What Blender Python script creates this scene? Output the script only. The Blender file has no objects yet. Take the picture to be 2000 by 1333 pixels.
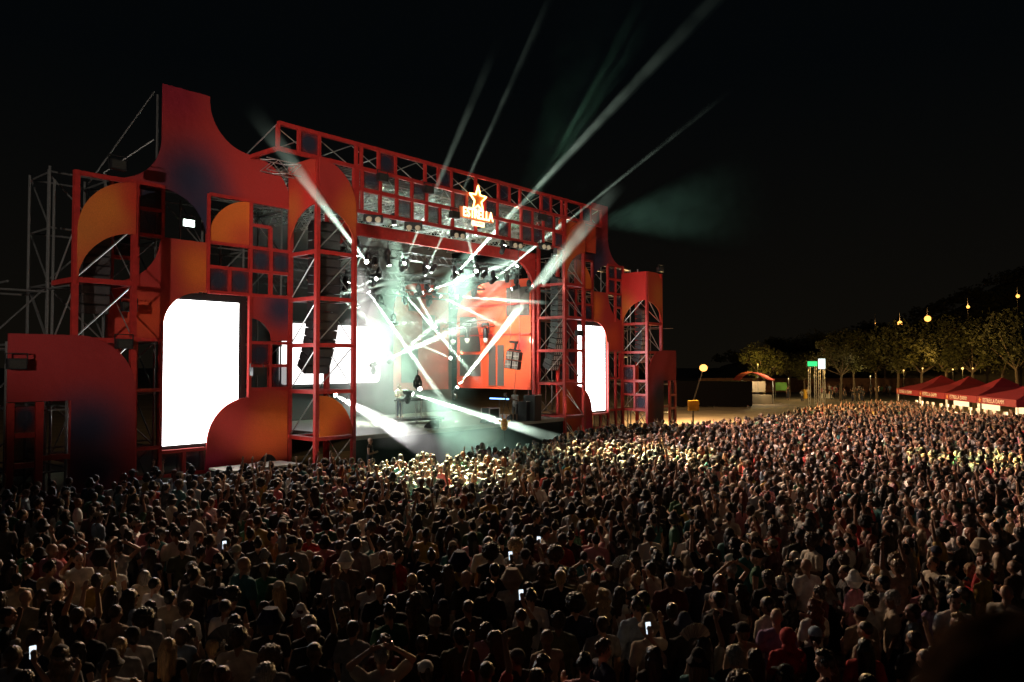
import bpy, bmesh, math, random
from math import sin, cos, pi, radians as R, sqrt, atan2, tan
from mathutils import Vector as V, Matrix, noise
import numpy as np
rnd = random.Random(7)
SC = bpy.context.scene
COL = SC.collection

# ------------------------------------------------------------------ camera
CAMH, FPX, PIT = 5.2, 1500.0, R(1.70)
cam = bpy.data.objects.new('camera', bpy.data.cameras.new('camera')); COL.objects.link(cam)
cam.location = (0, 0, CAMH); cam.rotation_euler = (R(90) + PIT, 0, 0)
cam.data.sensor_width = 36.0; cam.data.lens = 36.0 * FPX / 2000.0
cam.data.clip_start = 0.05; cam.data.clip_end = 2000
cam.data.dof.use_dof = True; cam.data.dof.focus_distance = 30.0; cam.data.dof.aperture_fstop = 1.8
SC.camera = cam

# ------------------------------------------------------------------ night sky
world = bpy.data.worlds.new("World"); SC.world = world; world.use_nodes = True
nt = world.node_tree; nt.nodes.clear()
wo = nt.nodes.new('ShaderNodeOutputWorld'); bg = nt.nodes.new('ShaderNodeBackground')
tc = nt.nodes.new('ShaderNodeTexCoord'); sx = nt.nodes.new('ShaderNodeSeparateXYZ')
nt.links.new(tc.outputs['Generated'], sx.inputs[0])
rp = nt.nodes.new('ShaderNodeValToRGB')          # height above the horizon: town glow low down, near black above
rp.color_ramp.elements[0].position = 0.0; rp.color_ramp.elements[0].color = (.0022, .0018, .0012, 1)
rp.color_ramp.elements[1].position = .35; rp.color_ramp.elements[1].color = (.0005, .0008, .0010, 1)
nt.links.new(sx.outputs['Z'], rp.inputs[0])
nt.links.new(rp.outputs[0], bg.inputs['Color']); bg.inputs['Strength'].default_value = 1.0
nt.links.new(bg.outputs[0], wo.inputs[0])

SC.view_settings.view_transform = 'Standard'; SC.view_settings.look = 'None'
SC.view_settings.exposure = 1.0; SC.view_settings.gamma = 1
cy = SC.cycles
cy.max_bounces = 4; cy.diffuse_bounces = 2; cy.glossy_bounces = 2; cy.transmission_bounces = 2
cy.transparent_max_bounces = 24; cy.volume_bounces = 0
cy.use_denoising = True; cy.caustics_reflective = False; cy.caustics_refractive = False
cy.sample_clamp_indirect = 3.0; cy.sample_clamp_direct = 0
cy.use_adaptive_sampling = False
cy.volume_step_rate = 2.0

# moonlight, barely there
sun = bpy.data.objects.new('moon_light', bpy.data.lights.new('moon_light', 'SUN')); COL.objects.link(sun)
sun.data.energy = .006; sun.data.color = (.75, .85, 1); sun.data.angle = R(3)
sun.rotation_euler = (R(50), 0, R(-60))

# ------------------------------------------------------------------ frames of reference
P0 = V((-8.3, 32.6, 0)); DU = V((.652, .758, 0)).normalized(); DV = V((-DU.y, DU.x, 0))
UMID = 9.75
def W(u, v, z): return P0 + DU * u + DV * v + V((0, 0, z))
def ray(px, py):
    a = (px - 1000) / FPX; b = (666.5 - py) / FPX
    return V((a, cos(PIT) - b * sin(PIT), sin(PIT) + b * cos(PIT)))
def q(px, py, v=0.0):
    """a point of the photograph on the plane v metres behind the stage front -> (u, z)"""
    d = ray(px, py); o = V((0, 0, CAMH)); n = DV
    t = ((P0 + DV * v - o).dot(n)) / d.dot(n); p = o + d * t
    return ((p - P0).dot(DU), p.z)
def qw(px, py, v=0.0):
    u, z = q(px, py, v); return W(u, v, z)
def gp(px, py, z=0.0):
    d = ray(px, py); t = (z - CAMH) / d.z
    return V((0, 0, CAMH)) + d * t
def at(px, py, Y):
    d = ray(px, py); return V((0, 0, CAMH)) + d * (Y / d.y)

# ------------------------------------------------------------------ mesh builder
class MB:
    def __init__(s): s.v = []; s.f = []
    def add(s, vs, fs):
        b = len(s.v); s.v += [tuple(x) for x in vs]; s.f += [tuple(b + i for i in f) for f in fs]; return s
    def hexa(s, c):   # 8 corners, bottom 4 then top 4
        return s.add(c, [(0, 3, 2, 1), (4, 5, 6, 7), (0, 1, 5, 4), (1, 2, 6, 5), (2, 3, 7, 6), (3, 0, 4, 7)])
    def box(s, x0, x1, y0, y1, z0, z1, m=None):
        c = [V(p) for p in ((x0, y0, z0), (x1, y0, z0), (x1, y1, z0), (x0, y1, z0), (x0, y0, z1), (x1, y0, z1), (x1, y1, z1), (x0, y1, z1))]
        if m: c = [m @ p for p in c]
        return s.hexa(c)
    def fbox(s, u0, u1, v0, v1, z0, z1):
        c = [W(*p) for p in ((u0, v0, z0), (u1, v0, z0), (u1, v1, z0), (u0, v1, z0), (u0, v0, z1), (u1, v0, z1), (u1, v1, z1), (u0, v1, z1))]
        return s.hexa(c)
    def fpoly(s, pts, v0, v1, fn=None):
        """outline (a, z) pushed through a thickness; fn maps (a, t, z) to the world"""
        fn = fn or (lambda a, t, z: W(a, t, z))
        n = len(pts); A = [fn(a, v0, z) for a, z in pts]; B = [fn(a, v1, z) for a, z in pts]
        fs = [tuple(range(n)), tuple(range(2 * n - 1, n - 1, -1))]
        fs += [(i, i + n, (i + 1) % n + n, (i + 1) % n) for i in range(n)]
        return s.add(A + B, fs)
    def bar(s, a, b, w, h=None):
        a = V(a); b = V(b); h = h or w; d = (b - a).normalized()
        up = V((0, 0, 1)) if abs(d.z) < .95 else DU
        x = d.cross(up).normalized() * w / 2; y = x.cross(d).normalized() * h / 2
        return s.hexa([a - x - y, a + x - y, a + x + y, a - x + y, b - x - y, b + x - y, b + x + y, b - x + y])
    def cap(s, a, b, ra, rb, n=10, k=3, rnd_a=True, rnd_b=True):
        a = V(a); b = V(b); d = (b - a); L = d.length
        d = d / L if L > 1e-6 else V((0, 0, 1))
        x = d.orthogonal().normalized(); y = d.cross(x)
        rings = []
        if rnd_a:
            for i in range(k):
                t = -pi / 2 + (i + .35) * (pi / 2) / k; rings.append((a + d * ra * sin(t), ra * cos(t)))
        rings.append((a, ra)); rings.append((b, rb))
        if rnd_b:
            for i in range(k - 1, -1, -1):
                t = pi / 2 - (i + .35) * (pi / 2) / k; rings.append((b + d * rb * sin(t), rb * cos(t)))
        vs = []; fs = []
        for c, r in rings:
            for j in range(n):
                t = 2 * pi * j / n; vs.append(c + x * r * cos(t) + y * r * sin(t))
        m = len(rings)
        for i in range(m - 1):
            for j in range(n):
                j2 = (j + 1) % n; fs.append((i * n + j, i * n + j2, (i + 1) * n + j2, (i + 1) * n + j))
        fs.append(tuple(range(n - 1, -1, -1))); fs.append(tuple((m - 1) * n + j for j in range(n)))
        return s.add(vs, fs)
    def tube(s, a, b, r, n=6, r2=None): return s.cap(a, b, r, r2 if r2 is not None else r, n, 1, False, False)
    def ell(s, c, r, n=14, m=9, rot=None):
        c = V(c); vs = []; fs = []
        for i in range(1, m):
            t = pi * i / m
            for j in range(n):
                p = 2 * pi * j / n
                o = V((r[0] * sin(t) * cos(p), r[1] * sin(t) * sin(p), r[2] * cos(t)))
                vs.append(c + (rot @ o if rot else o))
        top = V((0, 0, r[2])); b = len(vs); vs += [c + (rot @ top if rot else top), c - (rot @ top if rot else top)]
        for i in range(m - 2):
            for j in range(n): fs.append((i * n + j, (i + 1) * n + j, (i + 1) * n + (j + 1) % n, i * n + (j + 1) % n))
        for j in range(n):
            fs.append((b, j, (j + 1) % n)); fs.append((b + 1, (m - 2) * n + (j + 1) % n, (m - 2) * n + j))
        return s.add(vs, fs)
    def path(s, pts, r, n=6):
        for a, b in zip(pts, pts[1:]): s.cap(a, b, r, r, n, 1)
        return s
    def mesh(s, name, mat=None, off=None):
        me = bpy.data.meshes.new(name)
        o = off or V((0, 0, 0))
        me.from_pydata([(x - o[0], y - o[1], z - o[2]) for x, y, z in s.v], [], s.f); me.update()
        if mat: me.materials.append(mat)
        return me
    def build(s, name, mat, parent=None, loc=None, smooth=False, kind=None):
        base = parent
        off = V((0, 0, 0))
        if parent is not None:
            o = parent
            while o is not None: off += o.location; o = o.parent
        elif loc is not None: off = V(loc)
        me = s.mesh(name, mat, off)
        bm = bmesh.new(); bm.from_mesh(me); bmesh.ops.recalc_face_normals(bm, faces=bm.faces); bm.to_mesh(me); bm.free()
        if smooth: me.polygons.foreach_set('use_smooth', [True] * len(me.polygons))
        ob = bpy.data.objects.new(name, me); COL.objects.link(ob)
        if parent is not None: ob.parent = parent
        elif loc is not None: ob.location = loc
        if kind: ob['kind'] = kind
        return ob
def tag(o, label, cat, group=None, kind=None):
    o['label'] = label; o['category'] = cat
    if group: o['group'] = group
    if kind: o['kind'] = kind
    return o
def thing(name, label, cat, loc=(0, 0, 0), group=None):
    o = bpy.data.objects.new(name, None); COL.objects.link(o); o.location = loc; o.empty_display_size = .2
    return tag(o, label, cat, group)

# ------------------------------------------------------------------ materials
MATS = {}
def pmat(name, col, rough=.6, metal=0, emit=None, es=0, noise_s=None, noise_a=.25, bump=0, bump_s=20, objcol=False, alpha=None):
    if name in MATS: return MATS[name]
    m = bpy.data.materials.new(name); m.use_nodes = True; t = m.node_tree; b = t.nodes['Principled BSDF']
    b.inputs['Base Color'].default_value = (*col, 1); b.inputs['Roughness'].default_value = rough; b.inputs['Metallic'].default_value = metal
    src = None
    if objcol:
        oi = t.nodes.new('ShaderNodeObjectInfo'); src = oi.outputs['Color']; t.links.new(src, b.inputs['Base Color'])
    tcn = t.nodes.new('ShaderNodeTexCoord')
    if noise_s:
        n = t.nodes.new('ShaderNodeTexNoise'); n.inputs['Scale'].default_value = noise_s; n.inputs['Detail'].default_value = 4
        t.links.new(tcn.outputs['Object'], n.inputs['Vector'])
        mr = t.nodes.new('ShaderNodeMapRange'); mr.inputs['To Min'].default_value = 1 - noise_a; mr.inputs['To Max'].default_value = 1 + noise_a
        mr.inputs['From Min'].default_value = .3; mr.inputs['From Max'].default_value = .7
        t.links.new(n.outputs['Fac'], mr.inputs['Value'])
        mx = t.nodes.new('ShaderNodeVectorMath'); mx.operation = 'SCALE'
        if src: t.links.new(src, mx.inputs[0])
        else: mx.inputs[0].default_value = col
        t.links.new(mr.outputs[0], mx.inputs['Scale']); t.links.new(mx.outputs[0], b.inputs['Base Color'])
    if bump:
        n2 = t.nodes.new('ShaderNodeTexNoise'); n2.inputs['Scale'].default_value = bump_s; n2.inputs['Detail'].default_value = 3
        t.links.new(tcn.outputs['Object'], n2.inputs['Vector'])
        bp = t.nodes.new('ShaderNodeBump'); bp.inputs['Strength'].default_value = bump; bp.inputs['Distance'].default_value = .02
        t.links.new(n2.outputs['Fac'], bp.inputs['Height']); t.links.new(bp.outputs[0], b.inputs['Normal'])
    if emit: b.inputs['Emission Color'].default_value = (*emit, 1); b.inputs['Emission Strength'].default_value = es
    if alpha is not None: b.inputs['Alpha'].default_value = alpha
    MATS[name] = m; return m
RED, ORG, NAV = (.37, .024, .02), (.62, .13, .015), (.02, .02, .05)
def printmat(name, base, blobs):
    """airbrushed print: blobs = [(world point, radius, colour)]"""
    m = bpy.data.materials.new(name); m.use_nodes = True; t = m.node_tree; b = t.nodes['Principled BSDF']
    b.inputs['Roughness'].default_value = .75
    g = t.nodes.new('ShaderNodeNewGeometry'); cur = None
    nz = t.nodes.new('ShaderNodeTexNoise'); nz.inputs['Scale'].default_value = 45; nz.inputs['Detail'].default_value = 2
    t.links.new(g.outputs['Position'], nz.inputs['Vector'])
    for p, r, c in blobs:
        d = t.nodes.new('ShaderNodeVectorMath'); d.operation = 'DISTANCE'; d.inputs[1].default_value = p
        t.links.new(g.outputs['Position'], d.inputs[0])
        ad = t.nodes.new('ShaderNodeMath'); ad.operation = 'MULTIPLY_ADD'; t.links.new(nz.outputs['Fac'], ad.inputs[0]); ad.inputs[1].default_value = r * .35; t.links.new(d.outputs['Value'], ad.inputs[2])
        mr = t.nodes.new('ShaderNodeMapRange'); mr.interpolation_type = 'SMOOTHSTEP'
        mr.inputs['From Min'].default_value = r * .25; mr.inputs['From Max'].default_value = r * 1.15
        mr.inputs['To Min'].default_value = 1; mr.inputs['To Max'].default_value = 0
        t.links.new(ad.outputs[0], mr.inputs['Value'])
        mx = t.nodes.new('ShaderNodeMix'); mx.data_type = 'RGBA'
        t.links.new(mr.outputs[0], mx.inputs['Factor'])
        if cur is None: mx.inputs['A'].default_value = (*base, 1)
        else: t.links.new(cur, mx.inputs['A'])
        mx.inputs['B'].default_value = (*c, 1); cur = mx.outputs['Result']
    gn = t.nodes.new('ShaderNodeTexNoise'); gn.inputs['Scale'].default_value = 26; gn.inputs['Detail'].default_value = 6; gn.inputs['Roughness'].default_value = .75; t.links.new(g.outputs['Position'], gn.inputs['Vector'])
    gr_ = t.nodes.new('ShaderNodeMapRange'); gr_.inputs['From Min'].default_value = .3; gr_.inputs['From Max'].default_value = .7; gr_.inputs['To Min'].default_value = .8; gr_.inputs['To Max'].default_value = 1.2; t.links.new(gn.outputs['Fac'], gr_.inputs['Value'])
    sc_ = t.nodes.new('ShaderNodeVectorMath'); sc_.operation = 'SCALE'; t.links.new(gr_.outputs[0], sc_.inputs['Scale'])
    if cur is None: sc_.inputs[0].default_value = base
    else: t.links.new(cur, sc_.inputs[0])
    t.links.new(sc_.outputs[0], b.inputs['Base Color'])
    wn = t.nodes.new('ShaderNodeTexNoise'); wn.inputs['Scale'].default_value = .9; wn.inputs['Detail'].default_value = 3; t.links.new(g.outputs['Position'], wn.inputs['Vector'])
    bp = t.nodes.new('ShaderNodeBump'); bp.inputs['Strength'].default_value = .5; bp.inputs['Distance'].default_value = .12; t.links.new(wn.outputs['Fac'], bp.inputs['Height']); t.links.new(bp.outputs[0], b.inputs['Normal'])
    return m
def emat(name, col, s):
    m = bpy.data.materials.new(name); m.use_nodes = True; t = m.node_tree; t.nodes.clear()
    o = t.nodes.new('ShaderNodeOutputMaterial'); e = t.nodes.new('ShaderNodeEmission')
    e.inputs[0].default_value = (*col, 1); e.inputs[1].default_value = s; t.links.new(e.outputs[0], o.inputs[0]); return m
def volmat(name, col, dens, g=.2):
    m = bpy.data.materials.new(name); m.use_nodes = True; t = m.node_tree; t.nodes.clear()
    o = t.nodes.new('ShaderNodeOutputMaterial'); e = t.nodes.new('ShaderNodeVolumeScatter')
    e.inputs['Color'].default_value = (*col, 1); e.inputs['Density'].default_value = dens; e.inputs['Anisotropy'].default_value = g
    t.links.new(e.outputs[0], o.inputs['Volume']); return m
def lamp(name, kind, loc, energy, col, to=None, ang=None, blend=.3, size=.1, parent=None):
    l = bpy.data.lights.new(name, kind); l.energy = energy; l.color = col
    if kind == 'SPOT': l.spot_size = ang; l.spot_blend = blend
    l.shadow_soft_size = size
    o = bpy.data.objects.new(name, l); COL.objects.link(o)
    loc = V(loc)
    if to is not None: o.rotation_euler = (V(to) - loc).to_track_quat('-Z', 'Y').to_euler()
    if parent is not None: o.parent = parent; loc = loc - parent.location
    o.location = loc; return o

M_RED = pmat('red_painted_frame', RED, .45, noise_s=6, noise_a=.18)
M_STEEL = pmat('galvanised_tube', (.17, .175, .17), .5, .6, noise_s=30, noise_a=.3)
M_ALU = pmat('aluminium_truss', (.55, .56, .55), .35, .8, noise_s=20, noise_a=.2)
M_BLACK = pmat('black_paint', (.012, .012, .013), .5, noise_s=25, noise_a=.4)
M_DARK = pmat('dark_cloth', (.018, .019, .022), .9, noise_s=8, noise_a=.4, bump=.3, bump_s=12)
M_WHITE = pmat('white_paint', (.75, .74, .7), .5)
def cellmat():
    m = bpy.data.materials.new('printed_mesh_cell'); m.use_nodes = True; t = m.node_tree; b = t.nodes['Principled BSDF']
    b.inputs['Roughness'].default_value = .8
    tcn = t.nodes.new('ShaderNodeTexCoord'); sp = t.nodes.new('ShaderNodeSeparateXYZ'); t.links.new(tcn.outputs['Generated'], sp.inputs[0])
    cb = t.nodes.new('ShaderNodeCombineXYZ'); t.links.new(sp.outputs['X'], cb.inputs[0]); t.links.new(sp.outputs['Z'], cb.inputs[1])
    d = t.nodes.new('ShaderNodeVectorMath'); d.operation = 'DISTANCE'; d.inputs[1].default_value = (.5, .5, 0); t.links.new(cb.outputs[0], d.inputs[0])
    nz = t.nodes.new('ShaderNodeTexNoise'); nz.inputs['Scale'].default_value = 60; t.links.new(tcn.outputs['Object'], nz.inputs['Vector'])
    ad = t.nodes.new('ShaderNodeMath'); ad.operation = 'MULTIPLY_ADD'; t.links.new(nz.outputs['Fac'], ad.inputs[0]); ad.inputs[1].default_value = .2; t.links.new(d.outputs['Value'], ad.inputs[2])
    r = t.nodes.new('ShaderNodeValToRGB'); r.color_ramp.elements[0].position = .42; r.color_ramp.elements[0].color = (.022, .026, .05, 1)
    r.color_ramp.elements[1].position = .68; r.color_ramp.elements[1].color = (.2, .012, .015, 1)
    t.links.new(ad.outputs[0], r.inputs[0]); t.links.new(r.outputs[0], b.inputs['Base Color'])
    b.inputs['Alpha'].default_value = .62
    return m
M_CELL = cellmat()
# ================================================================== the setting: ground
def groundmat(name, a, b, s, rough=.9):
    m = bpy.data.materials.new(name); m.use_nodes = True; t = m.node_tree; bb = t.nodes['Principled BSDF']; bb.inputs['Roughness'].default_value = rough
    g = t.nodes.new('ShaderNodeNewGeometry'); n = t.nodes.new('ShaderNodeTexNoise'); n.inputs['Scale'].default_value = s; n.inputs['Detail'].default_value = 8
    t.links.new(g.outputs['Position'], n.inputs['Vector']); r = t.nodes.new('ShaderNodeValToRGB')
    r.color_ramp.elements[0].position = .35; r.color_ramp.elements[0].color = (*a, 1); r.color_ramp.elements[1].position = .68; r.color_ramp.elements[1].color = (*b, 1)
    t.links.new(n.outputs['Fac'], r.inputs[0]); t.links.new(r.outputs[0], bb.inputs['Base Color'])
    n2 = t.nodes.new('ShaderNodeTexNoise'); n2.inputs['Scale'].default_value = 7; n2.inputs['Detail'].default_value = 5; t.links.new(g.outputs['Position'], n2.inputs['Vector'])
    bp = t.nodes.new('ShaderNodeBump'); bp.inputs['Strength'].default_value = .5; bp.inputs['Distance'].default_value = .04; t.links.new(n2.outputs['Fac'], bp.inputs['Height']); t.links.new(bp.outputs[0], bb.inputs['Normal'])
    return m
m = MB(); m.add([(-900, -300, 0), (900, -300, 0), (900, 900, 0), (-900, 900, 0)], [(0, 1, 2, 3)])
m.build('ground', groundmat('packed_earth', (.09, .07, .05), (.17, .135, .09), .35), kind='structure')
m = MB(); m.add([(9, 118, .004), (70, 108, .004), (70, 128, .004), (9, 138, .004)], [(0, 1, 2, 3)])
m.build('road', groundmat('pale_asphalt', (.13, .12, .1), (.2, .19, .16), 1.5), kind='structure')
m = MB(); m.add([(-13.6, 12, .004), (-8, 12, .004), (-9.5, 22, .004), (-14.5, 22, .004)], [(0, 1, 2, 3)])
m.build('lawn_patch', groundmat('worn_grass', (.05, .08, .025), (.12, .13, .05), 5), kind='structure')

# ================================================================== facade wings
def arc(cu, cz, ru, rz, a0, a1, n=18):
    return [(cu + ru * cos(R(a0 + (a1 - a0) * i / n)), cz + rz * sin(R(a0 + (a1 - a0) * i / n))) for i in range(n + 1)]
G = [-7.6, -5.7, -3.82, -1.93, 0.0]
def wing(side):
    mir = side > 0
    fu = (lambda u: 2 * UMID - u) if mir else (lambda u: u)
    nm = 'right' if mir else 'left'
    root = thing('stage_facade_wing', 'tall %s wing of the stage front, red and navy panels round a white screen' % ('far' if mir else 'near'),
                 'stage facade', W(fu(-3.8), 2, 0), 'facade wings either side of the stage')
    def X(a, t, z): return W(fu(a), t, z)
    def P(u, z): return W(fu(u), 2, z)
    def pan(name, pts, mat, dv=0, th=.06, cell=False):
        b = MB(); b.fpoly(pts, 2 + dv, 2 + dv + th, X); return b.build(name, mat, root)
    # --- printed panels
    pk = [(-5.7, 12.05), (-7.6, 12.05), (-7.6, 12.1)] + arc(-7.6, 13.95, 1.85, 1.85, -90, 0)[1:] + [(-5.75, 16.1), (-3.82, 16.1), (-3.82, 15.85)] \
        + arc(-1.95, 15.95, 1.87, 1.87, 180, 270)[1:] + arc(-1.95, 12.1, 1.95, 1.98, 90, 0)[1:] + [(-3.85, 12.1), (-3.85, 10.12)] + arc(-5.7, 10.17, 1.82, 1.82, 2, 89)
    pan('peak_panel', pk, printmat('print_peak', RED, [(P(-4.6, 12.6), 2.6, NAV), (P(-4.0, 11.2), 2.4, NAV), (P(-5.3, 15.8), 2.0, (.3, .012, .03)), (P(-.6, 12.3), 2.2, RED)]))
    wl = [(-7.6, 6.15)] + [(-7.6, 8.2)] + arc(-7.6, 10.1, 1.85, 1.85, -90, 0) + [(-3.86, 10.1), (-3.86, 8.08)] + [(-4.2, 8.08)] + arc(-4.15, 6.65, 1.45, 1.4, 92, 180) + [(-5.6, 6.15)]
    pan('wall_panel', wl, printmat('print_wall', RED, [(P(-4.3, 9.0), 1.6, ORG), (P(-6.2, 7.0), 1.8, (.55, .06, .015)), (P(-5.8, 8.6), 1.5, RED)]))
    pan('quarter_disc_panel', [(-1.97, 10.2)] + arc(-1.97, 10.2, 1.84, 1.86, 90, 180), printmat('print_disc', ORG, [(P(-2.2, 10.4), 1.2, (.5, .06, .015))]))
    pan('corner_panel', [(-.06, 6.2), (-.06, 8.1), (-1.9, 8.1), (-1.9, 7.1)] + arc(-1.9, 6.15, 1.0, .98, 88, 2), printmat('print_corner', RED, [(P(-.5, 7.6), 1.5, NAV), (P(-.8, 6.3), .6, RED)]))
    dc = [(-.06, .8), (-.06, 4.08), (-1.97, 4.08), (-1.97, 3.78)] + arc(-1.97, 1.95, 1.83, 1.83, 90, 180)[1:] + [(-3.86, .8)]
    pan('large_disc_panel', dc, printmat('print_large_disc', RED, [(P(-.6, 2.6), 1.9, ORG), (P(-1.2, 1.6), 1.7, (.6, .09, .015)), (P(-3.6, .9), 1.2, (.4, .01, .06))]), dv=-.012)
    pan('backing_plate', [(-7.6, 4.2), (-7.15, 4.2), (-7.15, 6.0), (-7.6, 6.0)], M_RED, dv=.02)
    b = MB(); b.fpoly([(-.62, .82)] + arc(-1.05, .82, .43, .5, 0, 180), 1.95, 1.98, X); b.build('dark_opening_patch', M_BLACK, root)  # flat black half disc standing in for a dark opening
    # --- frame bars
    w = .065
    def hb(u0, u1, z, n='crossbar'): bb = MB(); bb.hexa([X(*p) for p in ((u0, 1.93, z - w), (u1, 1.93, z - w), (u1, 2.09, z - w), (u0, 2.09, z - w), (u0, 1.93, z + w), (u1, 1.93, z + w), (u1, 2.09, z + w), (u0, 2.09, z + w))]); bb.build(n, M_RED, root)
    def vb(u, z0, z1, n='post'): bb = MB(); bb.hexa([X(*p) for p in ((u - w, 1.925, z0), (u + w, 1.925, z0), (u + w, 2.085, z0), (u - w, 2.085, z0), (u - w, 1.925, z1), (u + w, 1.925, z1), (u + w, 2.085, z1), (u - w, 2.085, z1))]); bb.build(n, M_RED, root)
    vb(-5.7, 0, 6.7); vb(-5.7, 10.0, 12.1); vb(-6.65, 8.15, 12); vb(-6.65, 0, 6.1); vb(-7.6, 0, 12.1); vb(-1.95, 3.8, 10.15); vb(-1.95, 10.2, 12.1); vb(0, 0, 12.1); vb(-3.84, 8.15, 12.1)
    vb(-2.9, 8.15, 9.15); vb(-.98, 8.15, 10.1); vb(-.98, 4.15, 6.1); vb(-1.0, 10.1, 11.1); vb(-4.75, .9, 1.75)
    for z in (12.06, 11.1, 10.1): hb(-7.55, -5.75, z)
    hb(-7.55, -6.7, 9.15); hb(-7.55, -5.75, 4.2); hb(-7.55, -5.75, 2.0); hb(-7.55, -5.75, .9); hb(-7.55, -5.65, 6.12)
    hb(-3.8, -.05, 10.14); hb(-3.8, -.05, 9.15); hb(-3.8, -.05, 8.12); hb(-1.9, -.05, 6.1); hb(-1.9, -.05, 5.12); hb(-1.9, -.05, 4.13); hb(-1.9, -1.0, 11.1)
    hb(-3.8, -.05, 12.1); hb(-5.65, -3.9, 1.8); hb(-5.65, -3.9, .88)
    # --- translucent printed cells
    def cell(u0, u1, z0, z1):
        bb = MB(); bb.fpoly([(u0 + w, z0 + w), (u1 - w, z0 + w), (u1 - w, z1 - w), (u0 + w, z1 - w)], 2.0, 2.01, X); bb.build('printed_cell', M_CELL, root)
    for c in ((-6.65, -5.7, 11.1, 12.06), (-6.65, -5.7, 10.1, 11.1), (-7.6, -6.65, 11.1, 12.06), (-7.6, -6.65, 9.15, 10.1), (-3.84, -2.9, 8.12, 9.15), (-2.9, -1.95, 8.12, 9.15), (-1.95, -.98, 9.15, 10.14),
              (-.98, 0, 9.15, 10.14), (-1.95, -.98, 5.12, 6.1), (-.98, 0, 4.13, 5.12), (-6.65, -5.7, .9, 2.0), (-7.6, -6.65, .9, 2.0), (-5.7, -4.75, .88, 1.8), (-4.75, -3.84, .88, 1.8)): cell(*c)
    # --- the video wall in it
    sc = thing('led_screen', 'tall %s video wall glowing blank white inside the red facade' % ('right' if mir else 'left'), 'video screen', X(-3.8, 2.3, 1.85), 'video walls of the stage')
    b = MB(); b.fpoly([(-5.64, 1.88), (-2.03, 1.88), (-2.03, 8.04), (-5.64, 8.04)], 2.16, 2.45, X); b.build('frame', M_BLACK, sc)
    b = MB(); b.fpoly([(-5.52, 2.02), (-2.38, 2.02), (-2.38, 7.74), (-5.52, 7.74)], 2.13, 2.155, X); b.build('display', emat('white_led_display', (1, .985, .97), 5.5), sc)
    # --- scaffold behind
    sf = thing('wing_scaffold', 'bare galvanised scaffold tubes standing behind the %s facade wing' % ('far' if mir else 'near'), 'scaffold', X(-3.8, 3.4, 0), 'scaffolds behind the facade')
    us = [-9.5, -7.6, -5.7, -3.8, -1.95, -.1]
    hs = {-9.5: 12.1, -7.6: 12.3, -5.7: 15.8, -3.8: 15.6, -1.95: 13.6, -.1: 12.3}
    for u in us:
        for v in (2.55, 4.5):
            b = MB(); b.tube(X(u, v, 0), X(u, v, hs[u] if v < 3 or u < -7 else 12.2), .045); b.build('post', M_STEEL, sf)
    for (ua, ub) in zip(us, us[1:]):
        for k in range(1, 7):
            for v in (2.6, 4.55):
                if ua == -5.7 and 2 <= 2 * k <= 6 and v < 3: continue
                b = MB(); b.tube(X(ua, v, 2 * k + .05), X(ub, v, 2 * k + .05), .035); b.build('ledger', M_STEEL, sf)
            b = MB(); fl = k % 2
            if not (ua == -5.7 and k < 4) and not (ua == -3.8 and k < 4): b.tube(X(ua if fl else ub, 2.68, 2 * k - 2 + .1), X(ub if fl else ua, 2.68, 2 * k), .03); b.build('brace', M_STEEL, sf)
    for u in us:
        for k in range(1, 7):
            b = MB(); b.tube(X(u, 2.55, 2 * k), X(u, 4.5, 2 * k), .035); b.build('transom', M_STEEL, sf)
            b = MB(); b.tube(X(u + .06, 2.55, 2 * k - 2), X(u + .06, 4.5, 2 * k), .03); b.build('cross_brace', M_STEEL, sf)
    b = MB(); b.tube(X(-5.8, 2.6, 15.9), X(-7.5, 4.5, 12.2), .03); b.build('raker', M_STEEL, sf)
    b = MB(); b.tube(X(-5.8, 2.6, 14.0), X(-7.2, 3.8, 12.6), .03); b.build('raker', M_STEEL, sf)
    return root
wing(-1); wing(1)

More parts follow.
